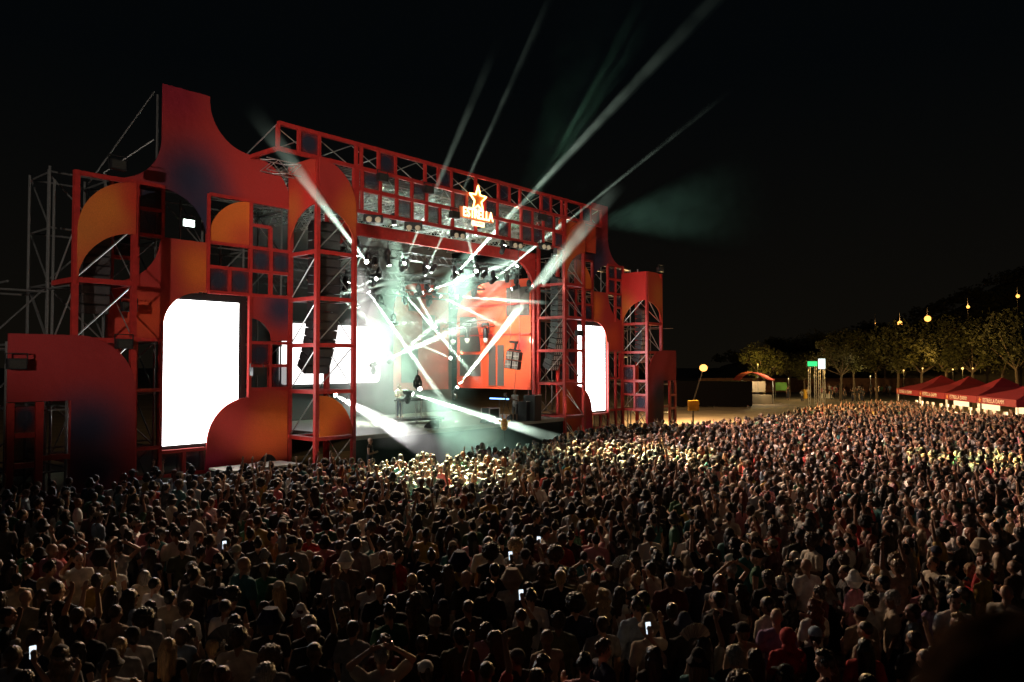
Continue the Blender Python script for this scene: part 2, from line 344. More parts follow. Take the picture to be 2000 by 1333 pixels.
# ================================================================== low side panels
def low(side):
    mir = side > 0
    fu = (lambda u: 2 * UMID - u) if mir else (lambda u: u)
    def X(a, t, z): return W(fu(a), t, z)
    root = thing('low_side_panel', 'low %s side panel of the stage, dark red with a rounded shoulder' % ('far right' if mir else 'near left'), 'stage panel', X(-9.5, -.1, 0), 'low panels at the ends of the facade')
    pts = [(-7.52, .7), (-7.52, 4.2)] + arc(-9.45, 4.22, 1.93, 1.93, 0, 90) + [(-11.42, 6.15), (-11.42, 4.0), (-9.58, 4.0), (-9.58, .7)]
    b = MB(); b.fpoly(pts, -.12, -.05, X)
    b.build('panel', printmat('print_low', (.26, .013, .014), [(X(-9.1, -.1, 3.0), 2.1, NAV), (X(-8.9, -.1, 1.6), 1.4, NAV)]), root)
    def bar(u0, u1, z0, z1, n): bb = MB(); bb.hexa([X(*p) for p in ((u0, -.14, z0), (u1, -.14, z0), (u1, -.03, z0), (u0, -.03, z0), (u0, -.14, z1), (u1, -.14, z1), (u1, -.03, z1), (u0, -.03, z1))]); bb.build(n, M_RED, root)
    bar(-11.42, -11.22, 1.0, 3.98, 'post'); bar(-10.62, -10.4, 1.0, 3.98, 'post')
    for z in (1.0, 2.0, 2.95): bar(-11.2, -10.64, z - .08, z + .08, 'crossbar')
    bar(-10.38, -9.6, 2.1, 2.25, 'crossbar')
    for z in (1.1, 2.1, 3.05):
        bb = MB(); bb.fpoly([(-11.2, z), (-10.64, z), (-10.64, z + .8), (-11.2, z + .8)], -.09, -.08, X); bb.build('printed_cell', M_CELL, root)
    sf = thing('side_scaffold', 'bare scaffold tubes behind the %s low side panel' % ('far right' if mir else 'near left'), 'scaffold', X(-10.5, 1, 0), 'scaffolds behind the facade')
    for u in (-11.4, -9.65):
        for v in (.1, 2.0, 4.0):
            b = MB(); b.tube(X(u, v, 0), X(u, v, 12.1 if (u > -11 and v > 1) else 8.2 if v > 1 else 5.9), .045); b.build('post', M_STEEL, sf)
        for k in range(1, 5):
            b = MB(); b.tube(X(u, .1, 2 * k - .2), X(u, 4, 2 * k - .2), .035); b.build('transom', M_STEEL, sf)
            b = MB(); b.tube(X(u, 2, 2 * k - 2), X(u, 4, 2 * k), .03); b.build('cross_brace', M_STEEL, sf)
    for k in range(1, 5):
        for v in (.1, 2.0, 4.0):
            if v < 1 and k > 2: continue
            b = MB(); b.tube(X(-11.4, v, 2 * k - .3), X(-9.65, v, 2 * k - .3), .035); b.build('ledger', M_STEEL, sf)
        b = MB(); b.tube(X(-11.4, 2.05, 2 * k - 2), X(-9.65, 2.05, 2 * k - .1), .03); b.build('brace', M_STEEL, sf)
low(-1); low(1)

# ================================================================== square corner towers
def ftube(root, name, a, b, r=.03, mat=None): m = MB(); m.tube(W(*a), W(*b), r); m.build(name, mat or M_ALU, root)
def fbar(root, name, u0, u1, v0, v1, z0, z1, mat=None): m = MB(); m.fbox(u0, u1, v0, v1, z0, z1); return m.build(name, mat or M_RED, root)
def tower(u0, u1, ztop, side, label, ring_top, solid=None):
    """2 x 2 m tower; side = -1: the ring opens to the right (near half), +1 mirrored"""
    root = thing('scaffold_tower', label, 'scaffold tower', W((u0 + u1) / 2, 1, 0), 'square red towers of the stage front')
    w = .09
    for u in (u0, u1):
        for v in (0, 2):
            if v == 2 and ztop > 13 and ((side < 0 and u == u0) or (side > 0 and u == u1)): pass
            bare = v == 2 and u == u0 and u0 < -9
            if bare: ftube(root, 'post', (u, v, 0), (u, v, ztop), .045, M_STEEL)
            else: fbar(root, 'post', u - w, u + w, v - w, v + w, 0, ztop)
    zt = int(ring_top - 2)
    zs = [z for z in (2, 4, 6, 8, 10) if z <= zt + .5]
    for z in zs:
        fbar(root, 'crossbar', u0 + w, u1 - w, -.07, .07, z - .085, z + .085)
        fbar(root, 'crossbar', u0 - .07, u0 + .07, w, 2 - w, z - .085, z + .085)
        fbar(root, 'crossbar', u1 - .06, u1 + .06, w, 2 - w, z - .06, z + .06)
        fbar(root, 'crossbar', u0 + w, u1 - w, 1.94, 2.06, z - .06, z + .06)
    for i, z in enumerate([0] + zs):
        z2 = z + 2
        ftube(root, 'brace', (u0 + .1, .06, z2 - .15) if side > 0 else (u1 - .12, .06, z2 - .15), (u1 - .1, .06, z + .15) if side > 0 else (u0 + .12, .06, z + .15), .028)
        ftube(root, 'brace', (u0 + .05, 1.9, z + .15), (u0 + .05, .12, z2 - .15), .028)
        ftube(root, 'brace', (u1, .1, z + .15), (u1, 1.9, z2 - .15), .022)
    fu = (lambda a: u0 + a) if side < 0 else (lambda a: u1 - a)   # a = 0 at the inner... edge where the ring is highest
    if side < 0: cu = (lambda a: u0 + a)
    else: cu = (lambda a: u1 - a)
    return root, cu
def ringpanel(root, name, fn, r_in, z_in, r_out, z_out, top_flat, mat, v0=-.13, v1=-.08):
    inner = [(r_in * cos(R(a)), z_in + r_in * sin(R(a))) for a in range(0, 91, 5)]
    if top_flat is not None: outer = [(0, top_flat), (r_out, top_flat)]
    else: outer = [(r_out * cos(R(a)), z_out + r_out * sin(R(a))) for a in range(90, -1, -5)]
    pts = inner + outer
    m = MB(); m.fpoly(pts, v0, v1, fn); return m.build(name, mat, root)
# near (left) main tower
rt, cu = tower(0, 1.95, 14.0, -1, 'near main tower, tall red square scaffold with arched panels on top', 12)
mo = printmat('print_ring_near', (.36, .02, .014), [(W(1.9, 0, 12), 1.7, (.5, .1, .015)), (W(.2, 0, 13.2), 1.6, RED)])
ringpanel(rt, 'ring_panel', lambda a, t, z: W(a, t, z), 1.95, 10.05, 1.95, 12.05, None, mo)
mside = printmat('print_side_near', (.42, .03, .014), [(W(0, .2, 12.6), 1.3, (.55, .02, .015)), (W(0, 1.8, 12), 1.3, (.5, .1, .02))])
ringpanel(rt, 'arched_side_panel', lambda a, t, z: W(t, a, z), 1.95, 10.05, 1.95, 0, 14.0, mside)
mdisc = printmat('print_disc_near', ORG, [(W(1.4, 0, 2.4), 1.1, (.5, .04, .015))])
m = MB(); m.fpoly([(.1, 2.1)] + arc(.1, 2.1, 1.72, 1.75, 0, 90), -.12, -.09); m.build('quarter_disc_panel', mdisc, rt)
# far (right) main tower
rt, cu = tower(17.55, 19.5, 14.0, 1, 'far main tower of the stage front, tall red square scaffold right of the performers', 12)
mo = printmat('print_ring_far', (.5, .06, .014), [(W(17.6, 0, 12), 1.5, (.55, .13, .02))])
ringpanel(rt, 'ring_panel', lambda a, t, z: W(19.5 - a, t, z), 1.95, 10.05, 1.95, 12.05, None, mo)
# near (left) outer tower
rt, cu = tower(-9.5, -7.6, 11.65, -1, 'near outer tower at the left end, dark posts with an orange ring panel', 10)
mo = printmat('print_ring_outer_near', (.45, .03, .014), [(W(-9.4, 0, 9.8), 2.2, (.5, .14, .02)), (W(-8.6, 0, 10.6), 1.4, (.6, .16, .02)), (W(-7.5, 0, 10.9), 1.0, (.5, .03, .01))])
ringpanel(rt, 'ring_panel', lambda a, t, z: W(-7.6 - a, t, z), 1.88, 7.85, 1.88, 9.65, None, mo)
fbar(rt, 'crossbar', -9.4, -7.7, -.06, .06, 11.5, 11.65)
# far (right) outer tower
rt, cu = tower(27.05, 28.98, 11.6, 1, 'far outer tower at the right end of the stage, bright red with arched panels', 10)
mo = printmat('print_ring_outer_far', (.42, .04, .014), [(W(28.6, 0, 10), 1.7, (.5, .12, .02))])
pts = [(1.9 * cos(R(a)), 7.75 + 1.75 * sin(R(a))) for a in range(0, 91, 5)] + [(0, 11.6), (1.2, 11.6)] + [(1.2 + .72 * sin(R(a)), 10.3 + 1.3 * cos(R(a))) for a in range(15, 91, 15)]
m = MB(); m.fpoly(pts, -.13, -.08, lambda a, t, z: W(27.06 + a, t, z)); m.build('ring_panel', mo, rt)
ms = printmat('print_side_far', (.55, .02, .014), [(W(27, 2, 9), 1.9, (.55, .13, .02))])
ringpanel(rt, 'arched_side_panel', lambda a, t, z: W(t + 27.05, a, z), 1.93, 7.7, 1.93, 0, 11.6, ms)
fbar(rt, 'mid_post', 26.98, 27.12, .93, 1.07, 2.08, 5.1)
for z in (5.05, 3.05): fbar(rt, 'crossbar', 26.98, 27.12, (1.07 if z > 5 else .09), 1.92, z - .07, z + .07)
for v0, z0 in ((1.05, 4.1), (1.05, 3.1), (.1, 2.1)):
    m = MB(); m.fpoly([(v0, z0), (v0 + .84, z0), (v0 + .84, z0 + .86), (v0, z0 + .86)], 27.02, 27.03, lambda a, t, z: W(t, a, z)); m.build('printed_cell', M_CELL, rt)

# ================================================================== header
hd = thing('stage_header', 'long red grid header of open square cells across the top of the stage', 'stage header', W(9.75, 0, 12))
def cell_h(u0, u1, z0, z1):
    m = MB(); m.fbox(u0 + .06, u1 - .06, 0, .01, z0 + .06, z1 - .06); m.build('printed_cell', M_CELL, hd)
for z in (15.05, 14.0): fbar(hd, 'top_chord', -1.95, 21.5, -.08, .08, z - .08, z + .08)
for z in (13.05, 12.05): fbar(hd, 'lower_chord', 2.05, 17.45, -.08, .08, z - .08, z + .08)
row1 = [-1.95, -.95, 0.05, 2.02, 2.3, 3.3, 4.3, 6.2, 7.1, 8.0, 9.8, 11.6, 12.5, 13.4, 15.3, 16.2, 17.3, 17.7, 19.3, 20.3, 21.45]
for u in row1: fbar(hd, 'upright', u - .065, u + .065, -.07, .07, 14.08, 14.97)
for i in (1, 5, 8, 11, 14, 18): cell_h(row1[i], row1[i + 1], 14.05, 15.0)
r2 = [2.1, 2.35, 3.4, 4.4, 5.35, 6.3, 8.1, 9.1, 10.5, 11.5, 13.5, 14.5, 15.5, 16.5, 17.4]
for u in r2: fbar(hd, 'upright', u - .06, u + .06, -.07, .07, 13.13, 13.92)
for i in (1, 4, 6, 8, 10, 12): cell_h(r2[i], r2[i + 1], 13.1, 13.95)
r3 = [2.1, 2.35, 3.4, 4.4, 5.35, 6.3, 7.2, 8.1, 9.8, 11.5, 12.5, 13.5, 14.5, 15.5, 16.5, 17.4]
for u in r3: fbar(hd, 'upright', u - .06, u + .06, -.07, .07, 12.13, 12.97)
for i in (3, 5, 9, 11, 12, 14): cell_h(r3[i], r3[i + 1], 12.1, 13.0)
for i in range(12):
    u = -1.9 + i * 1.95
    ftube(hd, 'cross_brace', (u, .25, 14.05), (u + 1.9, .25, 15.0), .022); ftube(hd, 'cross_brace', (u, .28, 15.0), (u + 1.9, .28, 14.05), .022)
for i in range(8):
    u = 2.1 + i * 1.92
    ftube(hd, 'cross_brace', (u, .25, 12.05), (u + 1.85, .25, 13.95), .022); ftube(hd, 'cross_brace', (u, .28, 13.95), (u + 1.85, .28, 12.05), .022)
fbar(hd, 'side_chord', -2.03, -1.87, .1, 2.9, 13.92, 14.08)
ftube(hd, 'stay', (-1.95, 2.9, 14.0), (-1.95, .1, 15.0), .03)
# right end: an orange plate behind the last cells
m = MB(); m.fbox(17.7, 21.6, .5, .55, 12.3, 14.0)
m.build('end_panel', printmat('print_end', (.5, .05, .014), [(W(19, .5, 13), 1.6, (.5, .12, .02))]), hd)

# inner frame (second proscenium)
inn = thing('inner_frame', 'plain red inner frame behind the header with rounded corners, spanning tower to tower', 'stage frame', W(9.75, 2, 11))
fbar(inn, 'beam', 2.1, 17.4, 2.1, 2.3, 11.4, 12.0)
for s in (-1, 1):
    fu = (lambda u: u) if s < 0 else (lambda u: 2 * UMID - u)
    pts = [(2.1, 11.4), (2.1, 8.2), (2.22, 8.2)] + arc(4.1, 9.5, 1.85, 1.9, 180, 90)
    m = MB(); m.fpoly(pts, 2.1, 2.3, lambda a, t, z: W(fu(a), t, z)); m.build('corner_panel', M_RED, inn)
    m = MB(); m.fbox(fu(2.1 + .12) if s > 0 else 2.1, fu(2.1) if s > 0 else 2.22, 2.1, 2.3, 0, 8.2); m.build('upright', M_RED, inn)

# ================================================================== roof
M_ROOF = pmat('roof_sheet', (.2, .21, .19), .7, .2, noise_s=1.2, noise_a=.35)
rf = thing('stage_roof', 'ribbed pale roof sheeting over the stage seen from below', 'roof', W(9.75, 5, 14))
m = MB()
for i in range(80):
    u = -1.85 + i * .29
    m.fbox(u, u + .2, 2.9 if i < 7 else .6, 10.2, 14.02, 14.05); m.fbox(u + .2, u + .29, 2.9 if i < 7 else .6, 10.2, 14.07, 14.1)
m.build('roof_sheeting', M_ROOF, rf)
fbar(rf, 'edge_beam', -2.0, -1.9, 2.9, 10.2, 13.8, 14.0, M_ALU)
def truss(a, b, w, label, cat='truss', mat=None, seg=None, group='roof trusses over the stage'):
    mat = mat or M_ALU
    a = V(a); b = V(b); d = (b - a).normalized(); L = (b - a).length; s = d.cross(V((0, 0, 1))).normalized() * w / 2; t = V((0, 0, w / 2))
    root = thing('roof_truss' if mat is M_ALU else 'lighting_truss', label, cat, (a + b) / 2, group)
    for i in (-1, 1):
        for j in (-1, 1):
            m = MB(); m.tube(a + s * i + t * j, b + s * i + t * j, .028, 5); m.build('chord', mat, root)
    m = MB(); n = max(2, int(L / (seg or w * 1.1)))
    for k in range(n):
        p = a + d * L * k / n; p2 = a + d * L * (k + 1) / n; f = 1 if k % 2 else -1
        for i in (-1, 1):
            m.tube(p + s * i + t * f, p2 + s * i - t * f, .018, 4); m.tube(p + s * i * f + t * i, p2 - s * i * f + t * i, .014, 4)
    m.build('lattice', mat, root); return root
ordn = ['first', 'second', 'third', 'fourth', 'fifth', 'sixth', 'seventh', 'eighth', 'ninth', 'tenth', 'eleventh', 'twelfth']
for k, v in enumerate((1.3, 3.6, 5.9, 8.2)):
    truss(W(-1.8, v, 13.6), W(21.3, v, 13.6), .5, 'long aluminium roof truss parallel to the stage front, %s from the front' % ordn[k])
for k in range(10):
    u = 2.2 + k * 1.7
    truss(W(u, .5, 13.0), W(u, 9.8, 13.0), .42, 'short aluminium roof truss running front to back, %s from the left' % ordn[k])
truss(W(2.6, 3.1, 10.9), W(17.0, 3.1, 10.9), .4, 'black lighting truss hanging across the front of the stage', mat=M_BLACK, group='black trusses that carry moving lights')
truss(W(2.6, 6.2, 10.2), W(17.0, 6.2, 10.2), .4, 'black lighting truss hanging across the middle of the stage', mat=M_BLACK, group='black trusses that carry moving lights')
truss(W(2.6, 8.6, 9.6), W(17.0, 8.6, 9.6), .4, 'black lighting truss hanging along the back of the stage', mat=M_BLACK, group='black trusses that carry moving lights')
sm = truss(at(868, 637, 47.0), at(986, 630, 50.0), .4, 'small black truss holding four hanging moving lights in front of the red side cloth', mat=M_BLACK, group='black trusses that carry moving lights')

# ================================================================== stage floor, back wall, cloths
stg = thing('stage_platform', 'raised stage platform with pale floor edge and dark green-black skirt', 'stage', W(9.75, 5, 0))
fbar(stg, 'deck', 2.1, 17.45, .02, 10, 1.86, 2.0, pmat('stage_floor', (.2, .19, .17), .35, noise_s=3, noise_a=.3))
fbar(stg, 'deck_edge', 2.1, 17.45, -.03, .015, 1.8, 1.995, pmat('deck_edge_paint', (.45, .42, .34), .5))
fbar(stg, 'skirt', 2.1, 17.45, .05, .1, 0, 1.8, pmat('skirt_cloth', (.010, .02, .018), .8, bump=.4, bump_s=3))
for s in (-7.6, 19.6): fbar(stg, 'side_deck', s if s > 0 else -1.9, (s + 6) if s > 0 else 0 - .1, 2.7, 4.4, 1.86, 2.0, pmat('side_deck_ply', (.25, .2, .12), .7))
bw = thing('stage_back_wall', 'dark cloth back wall of the stage', 'back wall', W(9.75, 10, 0))
fbar(bw, 'back_cloth', 1.6, 17.9, 9.9, 10, 0, 13.8, pmat('back_cloth', (.035, .035, .036), .95, bump=.4, bump_s=2))
bl = thing('led_backdrop', 'wide white video wall at the back of the stage beside the near tower', 'video screen', W(7.6, 9.4, 2), 'video walls of the stage')
fbar(bl, 'frame', 4.0, 11.3, 9.36, 9.6, 3.9, 7.6, M_BLACK)
rr = []
for cx, cz, a0 in ((10.8, 7.1, 0), (4.5, 7.1, 90), (4.5, 4.4, 180), (10.8, 4.4, 270)): rr += arc(cx, cz, .35, .35, a0, a0 + 90, 6)
m = MB(); m.fpoly(rr, 9.32, 9.35); m.build('display', emat('backdrop_led', (1, .96, .95), 1.3), bl)
# right side cloth with shapes, hung from tower back into the stage
sd = thing('side_cloth', 'large orange red side cloth of the stage with curved dark cut-outs, right of the performers', 'backdrop cloth', W(17.3, 5.5, 3.5))
pc = [(2.4, 3.6), (8.8, 3.6), (8.8, 8.3)] + [(5.6 + 3.2 * cos(R(a)), 8.3 + 2.2 * sin(R(a))) for a in range(0, 91, 8)] + [(2.4, 10.5)]
mcl = printmat('print_side_cloth', (.62, .06, .02), [(W(17.3, 4.5, 5.5), 3, (.7, .1, .03)), (W(17.3, 3.2, 6.4), .9, (.3, .02, .02)), (W(17.3, 8, 8), 1.5, (.5, .03, .015))])
m = MB(); m.fpoly(pc, 17.3, 17.36, lambda a, t, z: W(t, a, z)); m.build('cloth', mcl, sd)
MG = pmat('grey_print', (.07, .065, .06), .8)
for pts, nmn in (([(8.5, 6.0), (8.5, 8.3), (7.0, 8.3), (6.6, 6.0)], 'dark_patch'), ([(8.5, 4.4), (8.5, 5.8), (6.6, 5.8), (6.6, 4.4)], 'dark_patch'), ([(5.3, 3.8), (5.9, 3.8), (5.9, 6.4), (5.3, 6.4)], 'dark_patch'), ([(4.6, 3.8), (5.15, 3.8), (5.15, 6.4), (4.6, 6.4)], 'dark_patch'),
                 ([(2.5, 8.2), (4.4, 8.2), (4.4, 10.0), (2.5, 10.0)], 'dark_patch')):
    m = MB(); m.fpoly(pts, 17.27, 17.29, lambda a, t, z: W(t, a, z)); m.build(nmn, MG, sd)
for z in (7.0, 8.9): m = MB(); m.fbox(17.2, 17.3, 2.4, 8.8, z, z + .09); m.build('batten', M_RED, sd)
# second hanging red cloth on the back wall (right half)
rc = thing('back_cloth_panel', 'red and dark gridded cloth on the back wall between the haze and the side cloth', 'backdrop cloth', W(15, 9.5, 3.4))
m = MB(); m.fpoly([(12.4, 3.5), (17.2, 3.5), (17.2, 10.4), (14.3, 10.4)] + arc(14.3, 8.5, 1.9, 1.9, 90, 180), 9.5, 9.55); m.build('cloth', printmat('print_back_cloth', (.36, .04, .03), [(W(13, 9.5, 8), 1.8, (.42, .07, .03))]), rc)
for u0, u1, z0, z1 in ((13.0, 14.4, 4.0, 6.2), (14.8, 15.9, 6.6, 8.4), (13.6, 14.6, 8.6, 9.6)):
    m = MB(); m.fbox(u0, u1, 9.46, 9.48, z0, z1); m.build('dark_patch', MG, rc)
# neon sign
M_NEON = emat('neon_tube', (1, .5, .13), 4.5); M_NEONW = emat('neon_letters', (1, .62, .28), 3.2)
ns = thing('neon_sign', 'glowing orange neon sign of a star over a beer name on the stage header', 'neon sign', W(9.8, -.3, 12.6))
NV = -.2
star = []
for k in range(10):
    r = .72 if k % 2 == 0 else .3; a = R(90 + 36 * k); star.append((9.78 + r * cos(a) * .92, 13.78 + r * sin(a)))
m = MB(); m.fpoly(star, NV + .06, NV + .09); m.build('star_plate', pmat('star_plate', (.55, .14, .02), .5), ns)
m = MB(); m.path([W(u, NV, z) for u, z in star + star[:1]], .04, 8); m.build('star_tube', M_NEON, ns)
def text(s, size, mat, parent, name, origin, xdir, ydir, ext=.01, outline=None, align='CENTER', sx_=1.0):
    cu_ = bpy.data.curves.new(name, 'FONT'); cu_.body = s; cu_.size = size; cu_.align_x = align; cu_.align_y = 'CENTER'; cu_.extrude = ext; cu_.space_character = 1.06
    if outline: cu_.fill_mode = 'NONE'; cu_.bevel_depth = outline; cu_.bevel_resolution = 1; cu_.extrude = 0
    to = bpy.data.objects.new('tmp_text', cu_); COL.objects.link(to); bpy.context.view_layer.update()
    me = bpy.data.meshes.new_from_object(to.evaluated_get(bpy.context.evaluated_depsgraph_get())); bpy.data.objects.remove(to)
    x = V(xdir).normalized(); y = V(ydir).normalized(); zz = x.cross(y); base = parent.location
    M4 = Matrix(((x.x * sx_, y.x, zz.x, 0), (x.y * sx_, y.y, zz.y, 0), (x.z * sx_, y.z, zz.z, 0), (0, 0, 0, 1)))
    me.transform(M4); me.transform(Matrix.Translation(V(origin) - base)); me.materials.clear(); me.materials.append(mat)
    ob = bpy.data.objects.new(name, me); COL.objects.link(ob); ob.parent = parent; return ob
for i, ch in enumerate('ESTRELLA'):
    u = 8.78 + i * .285
    text(ch, .68, M_NEONW, ns, 'letter', W(u, NV, 12.98 + 0), DU, (0, 0, 1), .012, .016, sx_=.78)
m = MB(); m.fbox(8.5, 11.05, NV + .1, NV + .13, 12.7, 13.27); m.build('backing_board', pmat('sign_board', (.5, .12, .03), .5), ns)
m = MB(); m.fbox(9.35, 10.25, NV - .02, NV + .05, 12.38, 12.62); m.build('small_lightbox', emat('small_lightbox', (1, .62, .25), 2.5), ns)
text('DAMM', .2, pmat('lightbox_letters', (.6, .15, .03), .5), ns, 'small_letters', W(9.8, NV - .035, 12.5), DU, (0, 0, 1), .004)
# ================================================================== loudspeaker arrays
M_GRILLE = pmat('speaker_grille', (.05, .05, .052), .45, .3, noise_s=60, noise_a=.5, bump=.6, bump_s=90)
M_GRILLE2 = pmat('pale_grille', (.42, .42, .4), .45, .1)
t_ = M_GRILLE2.node_tree; br_ = t_.nodes.new('ShaderNodeTexBrick'); br_.offset = 0; br_.inputs['Scale'].default_value = 1; br_.inputs['Brick Width'].default_value = .22; br_.inputs['Row Height'].default_value = .5; br_.inputs['Mortar Size'].default_value = .05
br_.inputs['Color1'].default_value = br_.inputs['Color2'].default_value = (.02, .02, .02, 1); br_.inputs['Mortar'].default_value = (.5, .5, .47, 1)
tc__ = t_.nodes.new('ShaderNodeTexCoord'); sp__ = t_.nodes.new('ShaderNodeSeparateXYZ'); cb__ = t_.nodes.new('ShaderNodeCombineXYZ'); t_.links.new(tc__.outputs['Generated'], sp__.inputs[0]); t_.links.new(sp__.outputs['X'], cb__.inputs[0]); t_.links.new(sp__.outputs['Z'], cb__.inputs[1]); t_.links.new(cb__.outputs[0], br_.inputs['Vector']); t_.links.new(br_.outputs[0], t_.nodes['Principled BSDF'].inputs['Base Color'])
def line_array(uc, vc, ztop, n, wd, dp, h, label, pale=False):
    root = thing('line_array', label, 'speaker array', W(uc, vc, ztop), 'line arrays hung in the towers')
    fbar(root, 'rigging_frame', uc - wd / 2, uc + wd / 2, vc - .15, vc + .15, ztop, ztop + .1, M_BLACK)
    p = V((0, 0)); ang = 0; y = vc; z = ztop
    for i in range(n):
        ang = 0 if i < n * .45 else (i - n * .45) * R(3.2)
        def C(u, f, zz): return W(uc + u, y - f * cos(ang) - zz * sin(ang), z + zz * cos(ang) - f * sin(ang))
        m = MB(); hw = wd / 2
        m.hexa([C(*c) for c in ((-hw, dp / 2, -h + .02), (hw, dp / 2, -h + .02), (hw * .9, -dp / 2, -h + .05), (-hw * .9, -dp / 2, -h + .05), (-hw, dp / 2, 0), (hw, dp / 2, 0), (hw * .9, -dp / 2, -.02), (-hw * .9, -dp / 2, -.02))])
        cab = m.build('cabinet', M_BLACK, root)
        m = MB(); m.hexa([C(*c) for c in ((-hw * .92, dp / 2 + .02, -h + .05), (hw * .92, dp / 2 + .02, -h + .05), (hw * .92, dp / 2, -h + .05), (-hw * .92, dp / 2, -h + .05), (-hw * .92, dp / 2 + .02, -.04), (hw * .92, dp / 2 + .02, -.04), (hw * .92, dp / 2, -.04), (-hw * .92, dp / 2, -.04))])
        m.build('grille', M_GRILLE2 if pale else M_GRILLE, cab)
        z -= h * cos(ang); y += h * sin(ang) * 1.0
    return root
line_array(1.0, .95, 11.4, 17, 1.25, .75, .39, 'big black line array hung inside the near main tower, curving back at the foot')
line_array(18.2, .95, 10.4, 17, .95, .6, .33, 'pale grilled line array hung inside the far main tower', True)
line_array(27.95, .95, 9.0, 12, .95, .55, .31, 'pale grilled line array hung inside the far outer tower', True)
line_array(-8.55, 1.0, 9.6, 8, .95, .55, .33, 'dark line array hung inside the near outer tower at the left end')

# hanging square speaker cluster with chains
hs = thing('hanging_speaker', 'block of four black loudspeakers hanging on chains before the red side cloth', 'loudspeaker', at(1002, 716, 46.0))
c0 = at(1003, 704, 46.0); mt = Matrix.Translation(c0) @ Matrix.Rotation(R(-18), 4, 'Z') @ Matrix.Rotation(R(8), 4, 'Y')
for i in (-1, 1):
    for j in (-1, 1):
        m = MB(); m.box(i * .22 - .2, i * .22 + .2, -.3, .3, j * .27 - .25, j * .27 + .25, mt); cb = m.build('cabinet', M_BLACK, hs)
        m = MB(); m.box(i * .22 - .17, i * .22 + .17, -.33, -.3, j * .27 - .22, j * .27 + .22, mt); m.build('grille', M_GRILLE2, cb)
m = MB(); m.box(-.35, .35, -.1, .1, .56, .66, mt); m.box(-.06, .06, -.06, .06, .66, 1.0, mt); m.box(-.4, .1, -.12, .12, 1.0, 1.15, mt); m.build('hoist', M_BLACK, hs)
for dx in (-.25, .3):
    m = MB(); m.tube(mt @ V((dx, 0, .6)), V((*(mt @ V((dx, 0, 0))).xy, 13.4)), .015, 5); m.build('chain', M_STEEL, hs)
m = MB(); m.path([mt @ V((.2, .1, -.5)), mt @ V((.25, .1, -1.6)), mt @ V((.4, .1, -2.6))], .012, 5); m.build('cable', M_BLACK, hs)

# ================================================================== flood lights on the facade
def flood(px, py, v, label, lit=None, face=-1):
    p = qw(px, py, v); root = thing('flood_light', label, 'flood light', p, 'flood lights clamped to the facade')
    mt = Matrix.Translation(p) @ Matrix(((DU.x, DV.x, 0, 0), (DU.y, DV.y, 0, 0), (0, 0, 1, 0), (0, 0, 0, 1)))
    m = MB(); m.box(-.26, .26, -.12, .1, -.17, .17, mt)
    for k in range(5): m.box(-.24 + k * .11, -.2 + k * .11, .1, .17, -.15, .15, mt)
    m.build('housing', M_BLACK, root)
    m = MB(); m.box(-.22, .22, -.135, -.12, -.13, .13, mt); m.build('lens', pmat('flood_glass', (.04, .04, .035), .2, noise_s=30) if not lit else emat('lit_flood', lit, 6), root)
    m = MB(); m.bar(mt @ V((-.3, 0, 0)), mt @ V((-.3, 0, .32)), .03); m.bar(mt @ V((.3, 0, 0)), mt @ V((.3, 0, .32)), .03); m.bar(mt @ V((-.3, 0, .32)), mt @ V((.3, 0, .32)), .03); m.build('bracket', M_BLACK, root)
    return root
for a in ((230, 323, -.3, 'flood light standing on top of the near outer tower'), (242, 672, -.35, 'flood light over the shoulder of the near left low panel'), (252, 600, 1.2, 'flood light half hidden behind the near outer tower post'),
          (32, 711, -.45, 'flood light on an arm in front of the near left low panel'), (502, 726, 1.6, 'flood light in the lower cell beside the near main tower'), (747, 347, -.25, 'flood light in the header nearest the left end of the grid'),
          (837, 371, -.25, 'flood light in the header between the left end and the neon star'), (888, 420, -.25, 'flood light in the header just left of the neon letters'), (1060, 425, -.25, 'flood light in the header right of the neon sign'),
          (1290, 527, -.2, 'flood light on a short mast on top of the far outer tower'), (1131, 651, -.4, 'flood light seen against the far white screen'), (420, 345, 3.0, 'flood light behind the peak panel')): flood(*a)
flood(366, 437, 1.8, 'lit flood light in the arched opening under the peak', (.75, 1, .85))

